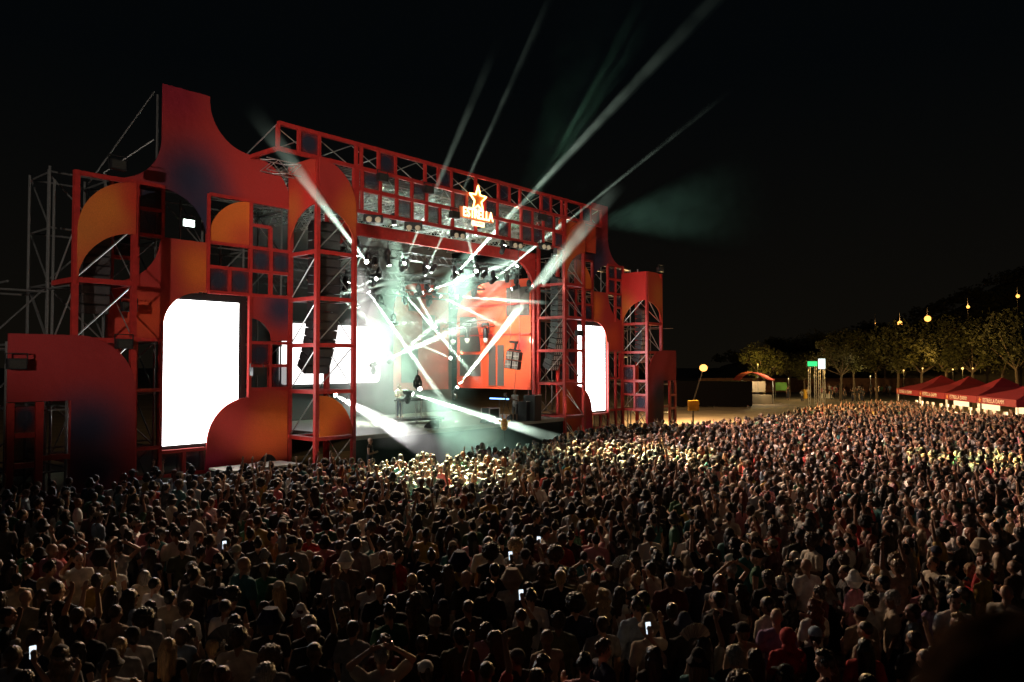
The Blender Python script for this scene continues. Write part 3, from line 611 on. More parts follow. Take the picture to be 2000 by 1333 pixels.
# ================================================================== moving lights and their beams
M_LENS = emat('beam_lens', (1, 1, .9), 30)
M_BEAM = volmat('beam_haze', (1, 1, 1), .14, .1)
BEAMOBS = []; WIDEOBS = []
def beammat(lo, d, L, dens, soft=False):
    m = bpy.data.materials.new('beam_haze'); m.use_nodes = True; t = m.node_tree; t.nodes.clear()
    o = t.nodes.new('ShaderNodeOutputMaterial'); e = t.nodes.new('ShaderNodeVolumeScatter'); e.inputs['Color'].default_value = (1, 1, 1, 1); e.inputs['Anisotropy'].default_value = .1
    t.links.new(e.outputs[0], o.inputs['Volume']); g = t.nodes.new('ShaderNodeNewGeometry')
    a = t.nodes.new('ShaderNodeVectorMath'); a.operation = 'SUBTRACT'; a.inputs[1].default_value = lo; t.links.new(g.outputs['Position'], a.inputs[0])
    b = t.nodes.new('ShaderNodeVectorMath'); b.operation = 'DOT_PRODUCT'; b.inputs[1].default_value = d; t.links.new(a.outputs[0], b.inputs[0])
    r = t.nodes.new('ShaderNodeMapRange'); r.inputs['From Min'].default_value = L; r.inputs['From Max'].default_value = L * .45; r.inputs['To Min'].default_value = 0; r.inputs['To Max'].default_value = dens
    r.interpolation_type = 'SMOOTHSTEP'; t.links.new(b.outputs['Value'], r.inputs['Value'])
    n = t.nodes.new('ShaderNodeTexNoise'); n.inputs['Scale'].default_value = .7; n.inputs['Detail'].default_value = 1; t.links.new(g.outputs['Position'], n.inputs['Vector'])
    r2 = t.nodes.new('ShaderNodeMapRange'); r2.inputs['From Min'].default_value = .35; r2.inputs['From Max'].default_value = .65; r2.inputs['To Min'].default_value = .45; r2.inputs['To Max'].default_value = 1.4; t.links.new(n.outputs['Fac'], r2.inputs['Value'])
    out_ = r.outputs[0]
    if soft:
        r3 = t.nodes.new('ShaderNodeMapRange'); r3.interpolation_type = 'SMOOTHSTEP'; r3.inputs['From Min'].default_value = L * .02; r3.inputs['From Max'].default_value = L * .45; t.links.new(b.outputs['Value'], r3.inputs['Value'])
        m3 = t.nodes.new('ShaderNodeMath'); m3.operation = 'MULTIPLY'; t.links.new(out_, m3.inputs[0]); t.links.new(r3.outputs[0], m3.inputs[1]); out_ = m3.outputs[0]
    mu = t.nodes.new('ShaderNodeMath'); mu.operation = 'MULTIPLY'; t.links.new(out_, mu.inputs[0]); t.links.new(r2.outputs[0], mu.inputs[1])
    t.links.new(mu.outputs[0], e.inputs['Density']); return m
def moving_light(px, py, v, tx=None, ty=None, tv=None, power=0, half=1.6, col=(.76, 1, .8), label='', length=None, floor=False, yaw=None, dens=None, beam=True):
    p = qw(px, py, v)
    root = thing('moving_light', label, 'moving light', p, 'moving head lights of the stage')
    d = (qw(tx, ty, tv) - p).normalized() if tx is not None else V((yaw or .3, -.5, -.8)).normalized()
    hang = V((0, 0, 1)) if not floor else V((0, 0, -1))
    pivot = p - d * .28
    m = MB(); m.cap(pivot - d * .12, p - d * .03, .15, .13, 12, 3, True, False); m.cap(p - d * .05, p, .13, .14, 12, 1, False, False); m.build('head', M_BLACK, root, smooth=True)
    m = MB(); m.cap(p - d * .0, p + d * .015, .1, .095, 12, 1, False, False); m.build('lens', M_LENS if power else pmat('dark_lens', (.05, .05, .06), .1), root)
    s = d.cross(hang).normalized() if abs(d.dot(hang)) < .99 else DU
    m = MB(); top = pivot + hang * .3
    for k in (-1, 1): m.bar(pivot + s * .19 * k, top + s * .19 * k, .05, .09)
    m.bar(top - s * .2, top + s * .2, .09, .09); m.build('yoke', M_BLACK, root)
    m = MB(); m.cap(top, top + hang * .16, .17, .15, 10, 1); m.build('base', M_BLACK, root)
    if not floor:
        m = MB(); m.tube(top + hang * .1, top + hang * .55, .03, 6); m.build('clamp', M_BLACK, root)
    if power:
        lo = p + d * .03
        bl_ = lamp('beam_lamp', 'SPOT', lo, power * (330 if half < 5 else 36), col, to=lo + d, ang=R(half * 2), blend=.5 if dens is None else 1, size=.05, parent=root)
        if beam:
            L = length or (qw(tx, ty, tv) - p).length * 1.25
            m = MB(); m.tube(lo + d * .01, lo + d * L, .06 + 0 * half, 20, .05 + L * tan(R(half)) * 1.02)
            b = m.build('light_beam', beammat(lo, d, L, dens or .18, dens is not None), root); BEAMOBS.append((bl_, b)); WIDEOBS.append(b) if dens is not None else None
    return root
BEAMS = [  # px, py, v, target px, py, v, power, half angle, label
 (716, 512, 1.0, 548, 285, -3.0, 95, 2.4, 'moving light throwing a beam up left across the near main tower'),
 (836, 522, 2.8, 1078, 0, -6.0, 110, 1.5, 'moving light throwing a thin beam steeply up past the neon star'),
 (790, 515, 2.8, 935, 170, -4.0, 60, 1.3, 'moving light throwing a faint beam up left of the neon star'),
 (893, 533, 2.8, 1395, -10, -9.0, 700, 1.9, 'moving light throwing the widest long beam up right into the night sky'),
 (970, 543, 2.8, 1345, 235, -5.0, 520, 1.3, 'moving light throwing a beam up right under the far end of the header'),
 (826, 572, 5.8, 1330, 398, -4.0, 800, 1.5, 'moving light throwing a long shallow beam right across the stage'),
 (942, 543, 5.8, 1075, 572, 5.0, 60, 1.2, 'moving light with a short pale beam toward the side cloth'),
 (720, 571, 5.8, 872, 792, 3.0, 800, 1.5, 'moving light throwing a strong beam down right, left one of the long pair'),
 (791, 576, 5.8, 918, 724, 5.6, 700, 1.4, 'moving light throwing a strong beam down right, right one of the long pair'),
 (860, 579, 5.8, 985, 640, 3.4, 320, 1.6, 'moving light throwing a short bright beam down right before the back cloth'),
 (893, 580, 5.8, 1040, 590, 1.8, 420, 1.4, 'moving light throwing a nearly level beam at the side cloth'),
 (680, 552, 4.0, 735, 440, 3.0, 160, 1.6, 'moving light beside the near tower throwing a short beam up right'),
 (664, 576, 6.0, 900, 520, 8.0, 130, 1.4, 'moving light behind the near tower with a shallow beam rising right'),
 (650, 620, 6.0, 760, 560, 5.0, 60, 2.0, 'moving light low behind the near tower'),
 (776, 632, 7.5, 1040, 618, 7.0, 150, 1.2, 'moving light at the back with a level beam before the grey haze'),
 (640, 560, 6.5, 800, 700, 6.5, 110, 1.6, 'moving light deep left with a beam crossing the white backdrop'),
]
for px, py, v, tx, ty, tv, pw, ha, lb in BEAMS:
    moving_light(px, py, v, tx, ty, tv, pw, ha, label=lb)
# lights on the stage floor
moving_light(893, 757, 6.0, 1145, 437, -2.0, 900, 2.4, label='floor moving light throwing a broad beam up right to the far main tower', floor=True)
moving_light(806, 770, 2.5, 1062, 850, -3.0, 600, 2.4, label='floor moving light by the artist table throwing a broad white beam over the crowd', floor=True)
moving_light(655, 772, 3.0, 850, 880, -4.0, 560, 5.5, label='floor moving light behind the near tower flooding white haze over the stage edge', floor=True, col=(1, 1, .95))
moving_light(738, 709, 8.0, 1000, 600, 2.0, 150, 3.4, label='moving light by the white backdrop throwing a soft wide beam up right', floor=True)
moving_light(1026, 588, 3.5, 960, 640, -2.0, 300, 6, label='moving light glaring toward the crowd at the edge of the side cloth', beam=False)
moving_light(760, 519, 2.8, 800, 700, 2.0, 60, 3, label='moving light pointing down near the middle of the front truss', beam=False)
for i, (px, py) in enumerate(((884, 655), (912, 652), (948, 652), (975, 654))):
    p = at(px, py - 14, 47.3 + i * .7)
    r_ = thing('moving_light', '%s of four dark lights on the small truss before the red cloth' % ('leftmost', 'second from left', 'third from left', 'rightmost')[i], 'moving light', p, 'four lights on the small truss')
    m = MB(); m.cap(p + V((0, 0, -.2)), p + V((.02, -.05, -.75)), .15, .17, 12, 3); m.build('head', M_BLACK, r_, smooth=True)
    m = MB(); m.cap(p + V((.02, -.05, -.76)), p + V((.02, -.06, -.92)), .17, .15, 12, 1); m.build('lens', pmat('dim_lens', (.6, .6, .55), .2), r_)
    m = MB(); m.box(-.24, -.18, -.06, .06, -.45, .05, Matrix.Translation(p)); m.box(.18, .24, -.06, .06, -.45, .05, Matrix.Translation(p)); m.box(-.24, .24, -.1, .1, .05, .22, Matrix.Translation(p)); m.build('yoke', M_BLACK, r_)
MORE = [
 (752, 600, 8.2, 905, 690, 8.4, 110, 1.2, 'back moving light, thin beam down right'), (700, 600, 8.2, 800, 750, 7.0, 160, 1.3, 'back moving light near the white backdrop, thin beam down right'),
 (735, 545, 5.8, 640, 585, 5.0, 120, 1.3, 'moving light on the middle truss throwing a beam left'), (905, 545, 5.8, 760, 560, 7.5, 110, 1.2, 'moving light on the middle truss throwing a level beam left'),
 (1000, 565, 3.2, 880, 620, 6.0, 110, 1.3, 'moving light on the middle truss throwing a beam down left'), (1010, 520, 3.0, 930, 600, 4.0, 110, 1.3, 'moving light at the right end of the front truss aimed down left'),
 (850, 640, 8.4, 760, 480, 6.0, 90, 2.2, 'low moving light at the back throwing a soft beam up left'), (770, 700, 8.6, 905, 590, 7.0, 80, 3.0, 'low moving light beside the white backdrop with a soft beam up right'),
 (880, 700, 8.6, 700, 620, 6.0, 60, 1.8, 'low moving light at the back throwing a soft beam left'), (930, 530, 3.1, 880, 330, -2.0, 130, 1.3, 'moving light under the header throwing a thin beam up left'),
 (1040, 560, 2.2, 1320, 330, -4.0, 330, 1.5, 'moving light by the far main tower throwing a thin beam up right'), (1100, 500, 3.2, 1290, 420, 0.0, 200, 2.2, 'moving light behind the far main tower throwing a soft beam right'),
]
for px, py, v, tx, ty, tv, pw, ha, lb in MORE: moving_light(px, py, v, tx, ty, tv, pw, ha, label=lb)
WIDE = [  # added lights with no seen fixture; their wide cones make the stage haze
 (770, 440, 3.3, 800, 790, 4.0, 560, 21, (.62, 1, .74), 'added wash moving light filling the middle of the stage with green white haze'),
 (930, 460, 3.3, 830, 740, 7.0, 340, 22, (.6, 1, .75), 'added wash moving light tinting the haze green under the inner frame'),
 (1050, 470, 2.6, 900, 600, 5.0, 260, 20, (.7, 1, .8), 'added wash moving light clamped near the far main tower, shining back across'),
 (700, 500, 5.5, 730, 830, 5.0, 340, 20, (1, .97, .9), 'added wash moving light filling the left of the stage with white haze'),
 (1140, 440, 2.5, 1420, 400, 1.0, 70, 13, (.45, 1, .7), 'added wash moving light behind the far main tower fading out to the right'),
 (985, 480, 1.5, 1150, 60, -3.0, 1200, 15, (.4, .9, .6), 'added wash moving light tinting the night sky faintly green over the header'),
 (820, 760, 1.2, 960, 905, -5.5, 260, 17, (.6, 1, .75), 'added wash light on the stage edge sending green haze over the front rows'),
 (1090, 620, 2.4, 1165, 395, .6, 420, 13, (1, .88, .7), 'added wash light in the far main tower sending warm smoke upward'),
]
for px, py, v, tx, ty, tv, pw, ha, cl, lb in WIDE:
    moving_light(px, py, v, tx, ty, tv, pw, ha, col=cl, label=lb, dens=.045)
# unlit rows along the trusses
pos = ['far left', 'left', 'centre left', 'centre', 'centre right', 'right', 'far right']
for row, (v, z, nm) in enumerate(((3.1, 10.45, 'front'), (6.2, 9.75, 'middle'), (8.6, 9.15, 'back'))):
    for k in range(7):
        u = 3.6 + k * 2.05 + row * .35
        p = W(u, v, z)
        root = thing('moving_light', 'unlit moving light on the %s truss, %s position' % (nm, pos[k]), 'moving light', p, 'unlit moving lights on the black trusses')
        d = V((rnd.uniform(-.6, .6), rnd.uniform(-.6, .2), -.8)).normalized()
        m = MB(); m.cap(p - d * .1, p + d * .2, .14, .13, 10, 3); m.build('head', M_BLACK, root, smooth=True)
        m = MB(); m.cap(p + d * .2, p + d * .23, .12, .11, 10, 1); m.build('lens', pmat('dim_lens', (.6, .6, .55), .2), root)
        m = MB(); m.box(-.2, -.14, -.06, .06, -.1, .3, Matrix.Translation(p)); m.box(.14, .2, -.06, .06, -.1, .3, Matrix.Translation(p)); m.box(-.2, .2, -.1, .1, .3, .45, Matrix.Translation(p)); m.build('yoke', M_BLACK, root)
# added blinders under the header, unseen source of the wash over the crowd
def blinder(u, v, z, to, power, col, ang, label):
    p = W(u, v, z); root = thing('added_blinder', label, 'stage light', p, 'added blinder lights facing the crowd')
    d = (V(to) - p).normalized(); x = d.cross(V((0, 0, 1))).normalized(); y = x.cross(d)
    m = MB(); m.bar(p - x * .42, p + x * .42, .22, .34)
    m.build('housing', M_BLACK, root)
    for i in (-1, 1):
        c = p + x * .2 * i + d * .12; m = MB(); m.cap(c, c + d * .04, .14, .13, 12, 1); m.build('lens', pmat('warm_lens', (.2, .17, .12), .2, emit=(1, .8, .5), es=.12), root)
    lamp('added_blinder_lamp', 'SPOT', p + d * .25, power, col, to=to, ang=ang, blend=.7, size=.15, parent=root)
blinder(5.0, -.5, 11.7, (-2.5, 27, 1.6), 115000, (1, .95, .5), R(24), 'added blinder under the header left of the middle, aimed at the front rows')
blinder(8.0, -.5, 11.7, (4.5, 31, 1.6), 75000, (1, .85, .4), R(24), 'added blinder under the middle of the header, aimed at the front rows')
blinder(12.5, -.5, 11.7, (12, 30, 1.6), 21000, (1, .62, .45), R(62), 'added blinder under the header right of the middle, washing the middle of the crowd')
blinder(16.0, -.5, 11.7, (26, 43, 1.6), 17000, (1, .62, .47), R(70), 'added blinder under the far end of the header, washing the far crowd')
blinder(2.6, -.5, 11.7, (1, 14, 1.6), 6500, (1, .66, .42), R(80), 'added blinder under the near end of the header, grazing the near crowd')
blinder(15.0, -.5, 11.9, (19.5, 27.5, 1.6), 120000, (.95, 1, .35), R(13), 'added narrow blinder under the header lighting a yellow pool in the right crowd')
# facade wash: added lamps on low stands, put in to brighten the towers
def wash(u, v, z, to, power, col, ang, label):
    p = W(u, v, z); root = thing('added_wash_light', label, 'stage light', p, 'added wash lights at the foot of the facade')
    d = (V(to) - p).normalized()
    m = MB(); m.cap(p - d * .2, p, .1, .13, 12, 2); m.build('can', M_BLACK, root, smooth=True)
    m = MB(); m.tube(V((p.x, p.y, 0)), p - d * .1, .03); m.tube(V((p.x, p.y, 0)), V((p.x, p.y, .04)), .3, 10); m.build('stand', M_BLACK, root)
    lamp('added_wash_lamp', 'SPOT', p + d * .05, power * 14, col, to=to, ang=ang, blend=1, size=.1, parent=root)
wash(-2.6, -3.6, 1.0, W(-1.0, 1, 4.5), 560, (1, .8, .6), R(80), 'added wash light before the near main tower')
wash(16.0, -3.2, 1.0, W(18, 0, 6), 900, (1, .85, .7), R(80), 'added wash light before the far main tower')
wash(25.6, -3.6, 1.0, W(26.6, 1, 7.0), 380, (1, .82, .7), R(64), 'added wash light before the far outer tower')
# front-of-house lamps assumed behind the viewpoint, unseen, to light the facade
lamp('front_house_light', 'SPOT', (-11, -9, 7.5), 9000, (1, .84, .72), to=W(-4.5, 1, 12.0), ang=R(33), blend=.6, size=.3)
lamp('front_house_light', 'SPOT', (-9, -9, 8.0), 14000, (1, .84, .7), to=W(11, 1, 13.5), ang=R(30), blend=.6, size=.3)
lamp('front_house_light', 'SPOT', (2, -9, 6.5), 10000, (1, .82, .7), to=W(25, 1, 11.5), ang=R(19), blend=.6, size=.3)
# added lamps without fixtures, brightening the right cloth and the roof underside
lamp('added_cloth_wash', 'SPOT', W(12.5, 3.3, 10.2), 3400, (1, .9, .75), to=W(17.4, 5.2, 6), ang=R(85), blend=.8, size=.2)
lamp('added_roof_wash', 'SPOT', W(9.7, 3.5, 9.0), 2600, (.85, 1, .85), to=W(9.7, 5.0, 14), ang=R(150), blend=.8, size=.3)

# smoke ------------------------------------------------------------
def smoke(name, label, boxes, dens, col=(1, 1, 1)):
    m = MB(); m.fbox(*boxes); o = m.build(name, volmat(name + '_vol', col, dens, .0)); tag(o, label, 'smoke', kind='stuff'); return o
#smoke('stage_haze', 'thin greenish white haze filling the open stage', (2.25, 17.15, 2.4, 9.25, 2.05, 12.6), .022, (.9, 1, .9))
def puff(c, r, dens, label, seed):
    m = bpy.data.materials.new('puff_vol'); m.use_nodes = True; t = m.node_tree; t.nodes.clear()
    o = t.nodes.new('ShaderNodeOutputMaterial'); e = t.nodes.new('ShaderNodeVolumeScatter'); t.links.new(e.outputs[0], o.inputs['Volume'])
    e.inputs['Color'].default_value = (.95, 1, .95, 1)
    tcn = t.nodes.new('ShaderNodeTexCoord'); n = t.nodes.new('ShaderNodeTexNoise'); n.inputs['Scale'].default_value = 2.2; n.inputs['Detail'].default_value = 3
    ad = t.nodes.new('ShaderNodeVectorMath'); ad.operation = 'ADD'; ad.inputs[1].default_value = (seed, 0, 0); t.links.new(tcn.outputs['Generated'], ad.inputs[0]); t.links.new(ad.outputs[0], n.inputs['Vector'])
    d = t.nodes.new('ShaderNodeVectorMath'); d.operation = 'DISTANCE'; d.inputs[1].default_value = (.5, .5, .5); t.links.new(tcn.outputs['Generated'], d.inputs[0])
    f = t.nodes.new('ShaderNodeMapRange'); f.inputs['From Min'].default_value = .1; f.inputs['From Max'].default_value = .5; f.inputs['To Min'].default_value = .35; f.inputs['To Max'].default_value = -.6; t.links.new(d.outputs['Value'], f.inputs['Value'])
    s = t.nodes.new('ShaderNodeMath'); s.operation = 'ADD'; t.links.new(n.outputs['Fac'], s.inputs[0]); t.links.new(f.outputs[0], s.inputs[1])
    s2 = t.nodes.new('ShaderNodeMath'); s2.operation = 'SUBTRACT'; t.links.new(s.outputs[0], s2.inputs[0]); s2.inputs[1].default_value = .5; s2.use_clamp = True
    s3 = t.nodes.new('ShaderNodeMath'); s3.operation = 'MULTIPLY'; t.links.new(s2.outputs[0], s3.inputs[0]); s3.inputs[1].default_value = dens; t.links.new(s3.outputs[0], e.inputs['Density'])
    mb = MB(); mb.ell((0, 0, 0), r, 16, 10, Matrix(((DU.x, DV.x, 0), (DU.y, DV.y, 0), (0, 0, 1)))); mb.v = [tuple(V(x) + V(c)) for x in mb.v]
    o = mb.build('smoke_cloud', m); tag(o, label, 'smoke', kind='stuff'); return o
puff(W(3.4, -1.6, 2.0), (3.0, 1.5, 1.6), 1.0, 'pale green smoke rolling off the near stage edge', 1.3)
puff(W(8.6, -1.6, 1.6), (3.8, 1.4, 1.3), .8, 'pale green smoke drifting along the pit before the stage', 4.1)
puff(W(19.0, .6, 11.6), (2.2, 1.2, 2.2), .8, 'pale smoke curling round the top of the far main tower', 7.7)
# ================================================================== people
M_SKIN = None
def skinmat(name, attr=False):
    m = bpy.data.materials.new(name); m.use_nodes = True; t = m.node_tree; b = t.nodes['Principled BSDF']; b.inputs['Roughness'].default_value = .5
    oi = t.nodes.new('ShaderNodeObjectInfo'); va = t.nodes.new('ShaderNodeVertexColor'); va.layer_name = 'tint'
    mx = t.nodes.new('ShaderNodeMix'); mx.data_type = 'RGBA'; mx.blend_type = 'MULTIPLY'; mx.inputs['Factor'].default_value = 1
    t.links.new(oi.outputs['Color'], mx.inputs['A']); t.links.new(va.outputs['Color'], mx.inputs['B']); t.links.new(mx.outputs['Result'], b.inputs['Base Color'])
    return m
M_SKIN = skinmat('skin')
M_CLOTH = pmat('cotton', (.5, .5, .5), .85, noise_s=9, noise_a=.22, bump=.6, bump_s=16, objcol=True)
def hairmat(name):
    m = bpy.data.materials.new(name); m.use_nodes = True; t = m.node_tree; b = t.nodes['Principled BSDF']; b.inputs['Roughness'].default_value = .36
    oi = t.nodes.new('ShaderNodeObjectInfo'); tcn = t.nodes.new('ShaderNodeTexCoord'); mp = t.nodes.new('ShaderNodeMapping'); mp.inputs['Scale'].default_value = (90, 90, 9)
    n = t.nodes.new('ShaderNodeTexNoise'); n.inputs['Scale'].default_value = 1; n.inputs['Detail'].default_value = 4
    t.links.new(tcn.outputs['Object'], mp.inputs[0]); t.links.new(mp.outputs[0], n.inputs['Vector'])
    r = t.nodes.new('ShaderNodeMapRange'); r.inputs['From Min'].default_value = .3; r.inputs['From Max'].default_value = .7; r.inputs['To Min'].default_value = .45; r.inputs['To Max'].default_value = 1.5; t.links.new(n.outputs['Fac'], r.inputs['Value'])
    s = t.nodes.new('ShaderNodeVectorMath'); s.operation = 'SCALE'; t.links.new(oi.outputs['Color'], s.inputs[0]); t.links.new(r.outputs[0], s.inputs['Scale']); t.links.new(s.outputs[0], b.inputs['Base Color'])
    bp = t.nodes.new('ShaderNodeBump'); bp.inputs['Strength'].default_value = .9; bp.inputs['Distance'].default_value = .01; t.links.new(n.outputs['Fac'], bp.inputs['Height']); t.links.new(bp.outputs[0], b.inputs['Normal'])
    return m
M_HAIR = hairmat('hair')
M_LENSD = pmat('dark_glasses', (.01, .01, .01), .15)
def remesh(mb, voxel, name, smooth=2, disp=None, mat=None):
    me = mb.mesh(name + '_src'); ob = bpy.data.objects.new('tmp', me); COL.objects.link(ob)
    r = ob.modifiers.new('r', 'REMESH'); r.mode = 'VOXEL'; r.voxel_size = voxel; r.use_smooth_shade = True
    if smooth: s = ob.modifiers.new('s', 'SMOOTH'); s.iterations = smooth; s.factor = .5
    dg = bpy.context.evaluated_depsgraph_get(); out = bpy.data.meshes.new_from_object(ob.evaluated_get(dg)); out.name = name
    bpy.data.objects.remove(ob); bpy.data.meshes.remove(me)
    if disp:
        new = [v.co + v.normal * disp(v.co) for v in out.vertices]
        out.vertices.foreach_set('co', [c for p in new for c in p]); out.update()
    out.polygons.foreach_set('use_smooth', [True] * len(out.polygons))
    out.materials.clear()
    if mat: out.materials.append(mat)
    return out
ARMS = {  # right arm: elbow, wrist, hand direction
 'down': ((.235, -.01, 1.13), (.225, .08, .90), (0, .25, -1)),
 'bent': ((.235, .03, 1.13), (.12, .25, 1.17), (-.6, .6, .3)),
 'drink': ((.25, .08, 1.17), (.13, .23, 1.40), (-.3, .3, .9)),
 'up': ((.25, .07, 1.66), (.19, .12, 1.91), (-.05, .1, 1)),
 'phone': ((.27, .2, 1.50), (.15, .32, 1.73), (-.1, .1, 1)),
 'head': ((.37, .0, 1.58), (.15, -.03, 1.74), (-1, .1, .3)),
 'fist': ((.30, .10, 1.33), (.29, .17, 1.60), (0, .1, 1)),
}
POSES = {'standing': ('down', 'down'), 'hands_front': ('bent', 'bent'), 'one_up': ('up', 'down'), 'both_up': ('up', 'up'), 'phone': ('phone', 'bent'), 'hands_head': ('head', 'head'), 'fist': ('fist', 'down'), 'drink': ('drink', 'down')}
def arm(mb, sgn, spec, k=1.0, infl=0.0, part='arm', slen=.55):
    e, w, hd = spec; S = V((.178 * k * sgn, -.005, 1.405)); E = V((e[0] * sgn, e[1], e[2])); Wp = V((w[0] * sgn, w[1], w[2]))
    if part == 'sleeve':
        mb.cap(S, S.lerp(E, slen), .058 * k + infl, .052 * k + infl * 1.25, 12, 3); return
    mb.cap(S, E, .052 * k, .040 * k, 12); mb.cap(E, Wp, .041 * k, .027 * k, 12)
    if part == 'long': return
    d = V((hd[0] * sgn, hd[1], hd[2])).normalized(); x = d.cross(V((0, 1, .2))).normalized() * sgn; n = x.cross(d)
    c = Wp + d * .045; mb.cap(Wp, Wp + d * .05, .026, .034, 10)
    for i, (o, L) in enumerate(((-.027, .068), (-.009, .08), (.009, .074), (.026, .056))):
        a = Wp + d * .075 + x * o; b = a + (d * .9 + n * .25 + x * o * 3).normalized() * L * .5; c2 = b + (d * .75 + n * .6).normalized() * L * .5
        mb.cap(a - d * .02, b, .0105, .0095, 7, 2); mb.cap(b, c2, .0095, .008, 7, 2)
    a = Wp + d * .03 - x * .028; b = a + (d * .6 - x * .8 + n * .3).normalized() * .035; mb.cap(a, b, .0125, .011, 7, 2); mb.cap(b, b + (d * .85 - x * .3 + n * .3).normalized() * .028, .011, .009, 7, 2)
def torso(mb, fem, i=0.0, low=.88):
    sw = .92 if fem else 1.0
    mb.ell((0, .0, 1.29), (.165 * sw + i, .105 + i, .175 + i)); mb.ell((0, .01, 1.10), ((.125 if fem else .145) + i, .092 + i, .17)); mb.ell((0, -.005, .95), (.162 + i, .112 + i, .12 + i * .5))
    for s in (-1, 1): mb.cap((.04 * s, -.01, 1.435), (.172 * s * sw, -.005, 1.405), .052 + i, .054 + i, 12); mb.cap((.03 * s, -.015, 1.48), (.12 * s, -.012, 1.435), .035 + i * .6, .04 + i * .8, 10)
    if fem:
        for s in (-1, 1): mb.ell((.07 * s, .085, 1.27), (.055 + i, .05 + i, .055 + i), 10, 7)
def legs(mb, i=0.0, zb=.0, infl2=None):
    for s in (-1, 1):
        H_, K_, A_ = V((.088 * s, 0, .90)), V((.105 * s, .02, .49)), V((.115 * s, -.01, .09))
        mb.cap(H_, K_, .088 + i, .058 + i, 12)
        if zb < .3: mb.cap(K_, A_, .057 + i, .042 + i * 1.2, 12)
        else: mb.cap(K_, K_ + V((0, 0, -.03)), .06 + i, .062 + i, 12)
        if i == 0: mb.cap((.115 * s, -.03, .05), (.13 * s, .13, .035), .045, .035, 10)
def body_mesh(pose, fem, name):
    mb = MB(); torso(mb, fem); legs(mb)
    mb.cap((0, -.012, 1.44), (0, .0, 1.56), .056 if not fem else .048, .052 if not fem else .045, 14)
    mb.ell((0, .0, 1.655), (.077, .097, .1), 20, 14); mb.ell((0, .032, 1.585), (.056, .066, .07), 16, 10); mb.ell((0, .06, 1.545), (.03, .03, .025), 10, 7)
    mb.cap((0, .092, 1.645), (0, .112, 1.612), .009, .015, 8, 3); mb.ell((0, .088, 1.668), (.045, .014, .012), 10, 6); mb.ell((0, .098, 1.573), (.022, .01, .009), 8, 6)
    for s in (-1, 1): mb.ell((.078 * s, -.002, 1.63), (.012, .022, .032), 8, 6); mb.ell((.045 * s, .075, 1.60), (.02, .018, .025), 8, 6)
    a = POSES[pose]; arm(mb, 1, ARMS[a[0]], .9 if fem else 1); arm(mb, -1, ARMS[a[1]], .9 if fem else 1)
    me = remesh(mb, .0115, name, 2, mat=M_SKIN)
    ca = me.color_attributes.new('tint', 'FLOAT_COLOR', 'POINT'); buf = np.ones((len(me.vertices), 4), dtype=np.float32)
    co = np.empty(len(me.vertices) * 3, dtype=np.float32); me.vertices.foreach_get('co', co); co = co.reshape(-1, 3)
    for s in (-1, 1):
        e = np.sqrt(((co - np.array([.033 * s, .088, 1.645])) ** 2 * np.array([1, .6, 2.2])).sum(1)); buf[e < .017, :3] = .12
        e = np.sqrt(((co - np.array([.035 * s, .095, 1.672])) ** 2 * np.array([.5, .5, 6])).sum(1)); buf[e < .018, :3] = .3
    e = np.sqrt(((co - np.array([0, .1, 1.575])) ** 2 * np.array([.6, .6, 5])).sum(1)); buf[e < .02, :3] = (.75, .35, .35)
    ca.data.foreach_set('color', buf.ravel()); return me
def top_mesh(pose, fem, kind, name):
    mb = MB(); torso(mb, fem, .016); a = POSES[pose]; k = .9 if fem else 1
    mb.cap((0, 0, 1.05), (0, 0, .90), .0 + .12, .13, 14); mb.ell((0, 0, 1.0), (.175, .125, .13))
    if kind != 'tank top':
        for s, q_ in ((1, a[0]), (-1, a[1])): arm(mb, s, ARMS[q_], k, .017, 'sleeve', .62)
    if kind == 'jumper':
        for s, q_ in ((1, a[0]), (-1, a[1])):
            e, w, _ = ARMS[q_]; E = V((e[0] * s, e[1], e[2])); Wp = V((w[0] * s, w[1], w[2])); S = V((.178 * s, 0, 1.4)); mb.cap(S, E, .066, .056, 10); mb.cap(E, E.lerp(Wp, .88), .056, .044, 10)
    f = lambda c: .012 * noise.noise(V((c.x * 9, c.y * 9, c.z * 5 + len(VAR) * 1.7))) + .006 * noise.noise(V((c.x * 22, c.y * 22, c.z * 9)))
    return remesh(mb, .0135, name, 3, f, mat=M_CLOTH)
def bottom_mesh(kind, name):
    mb = MB(); mb.ell((0, -.005, .93), (.172, .122, .115)); legs(mb, .016, .1 if kind == 'trousers' else .5)
    return remesh(mb, .016, name, 2, mat=M_CLOTH)
def strand(c, a=.006, f=28): return a * noise.noise(V((c.x * f, c.y * f, c.z * f * .3))) + a * .6 * noise.noise(V((c.x * f * 2.3, c.y * f * 2.3, c.z * f)))
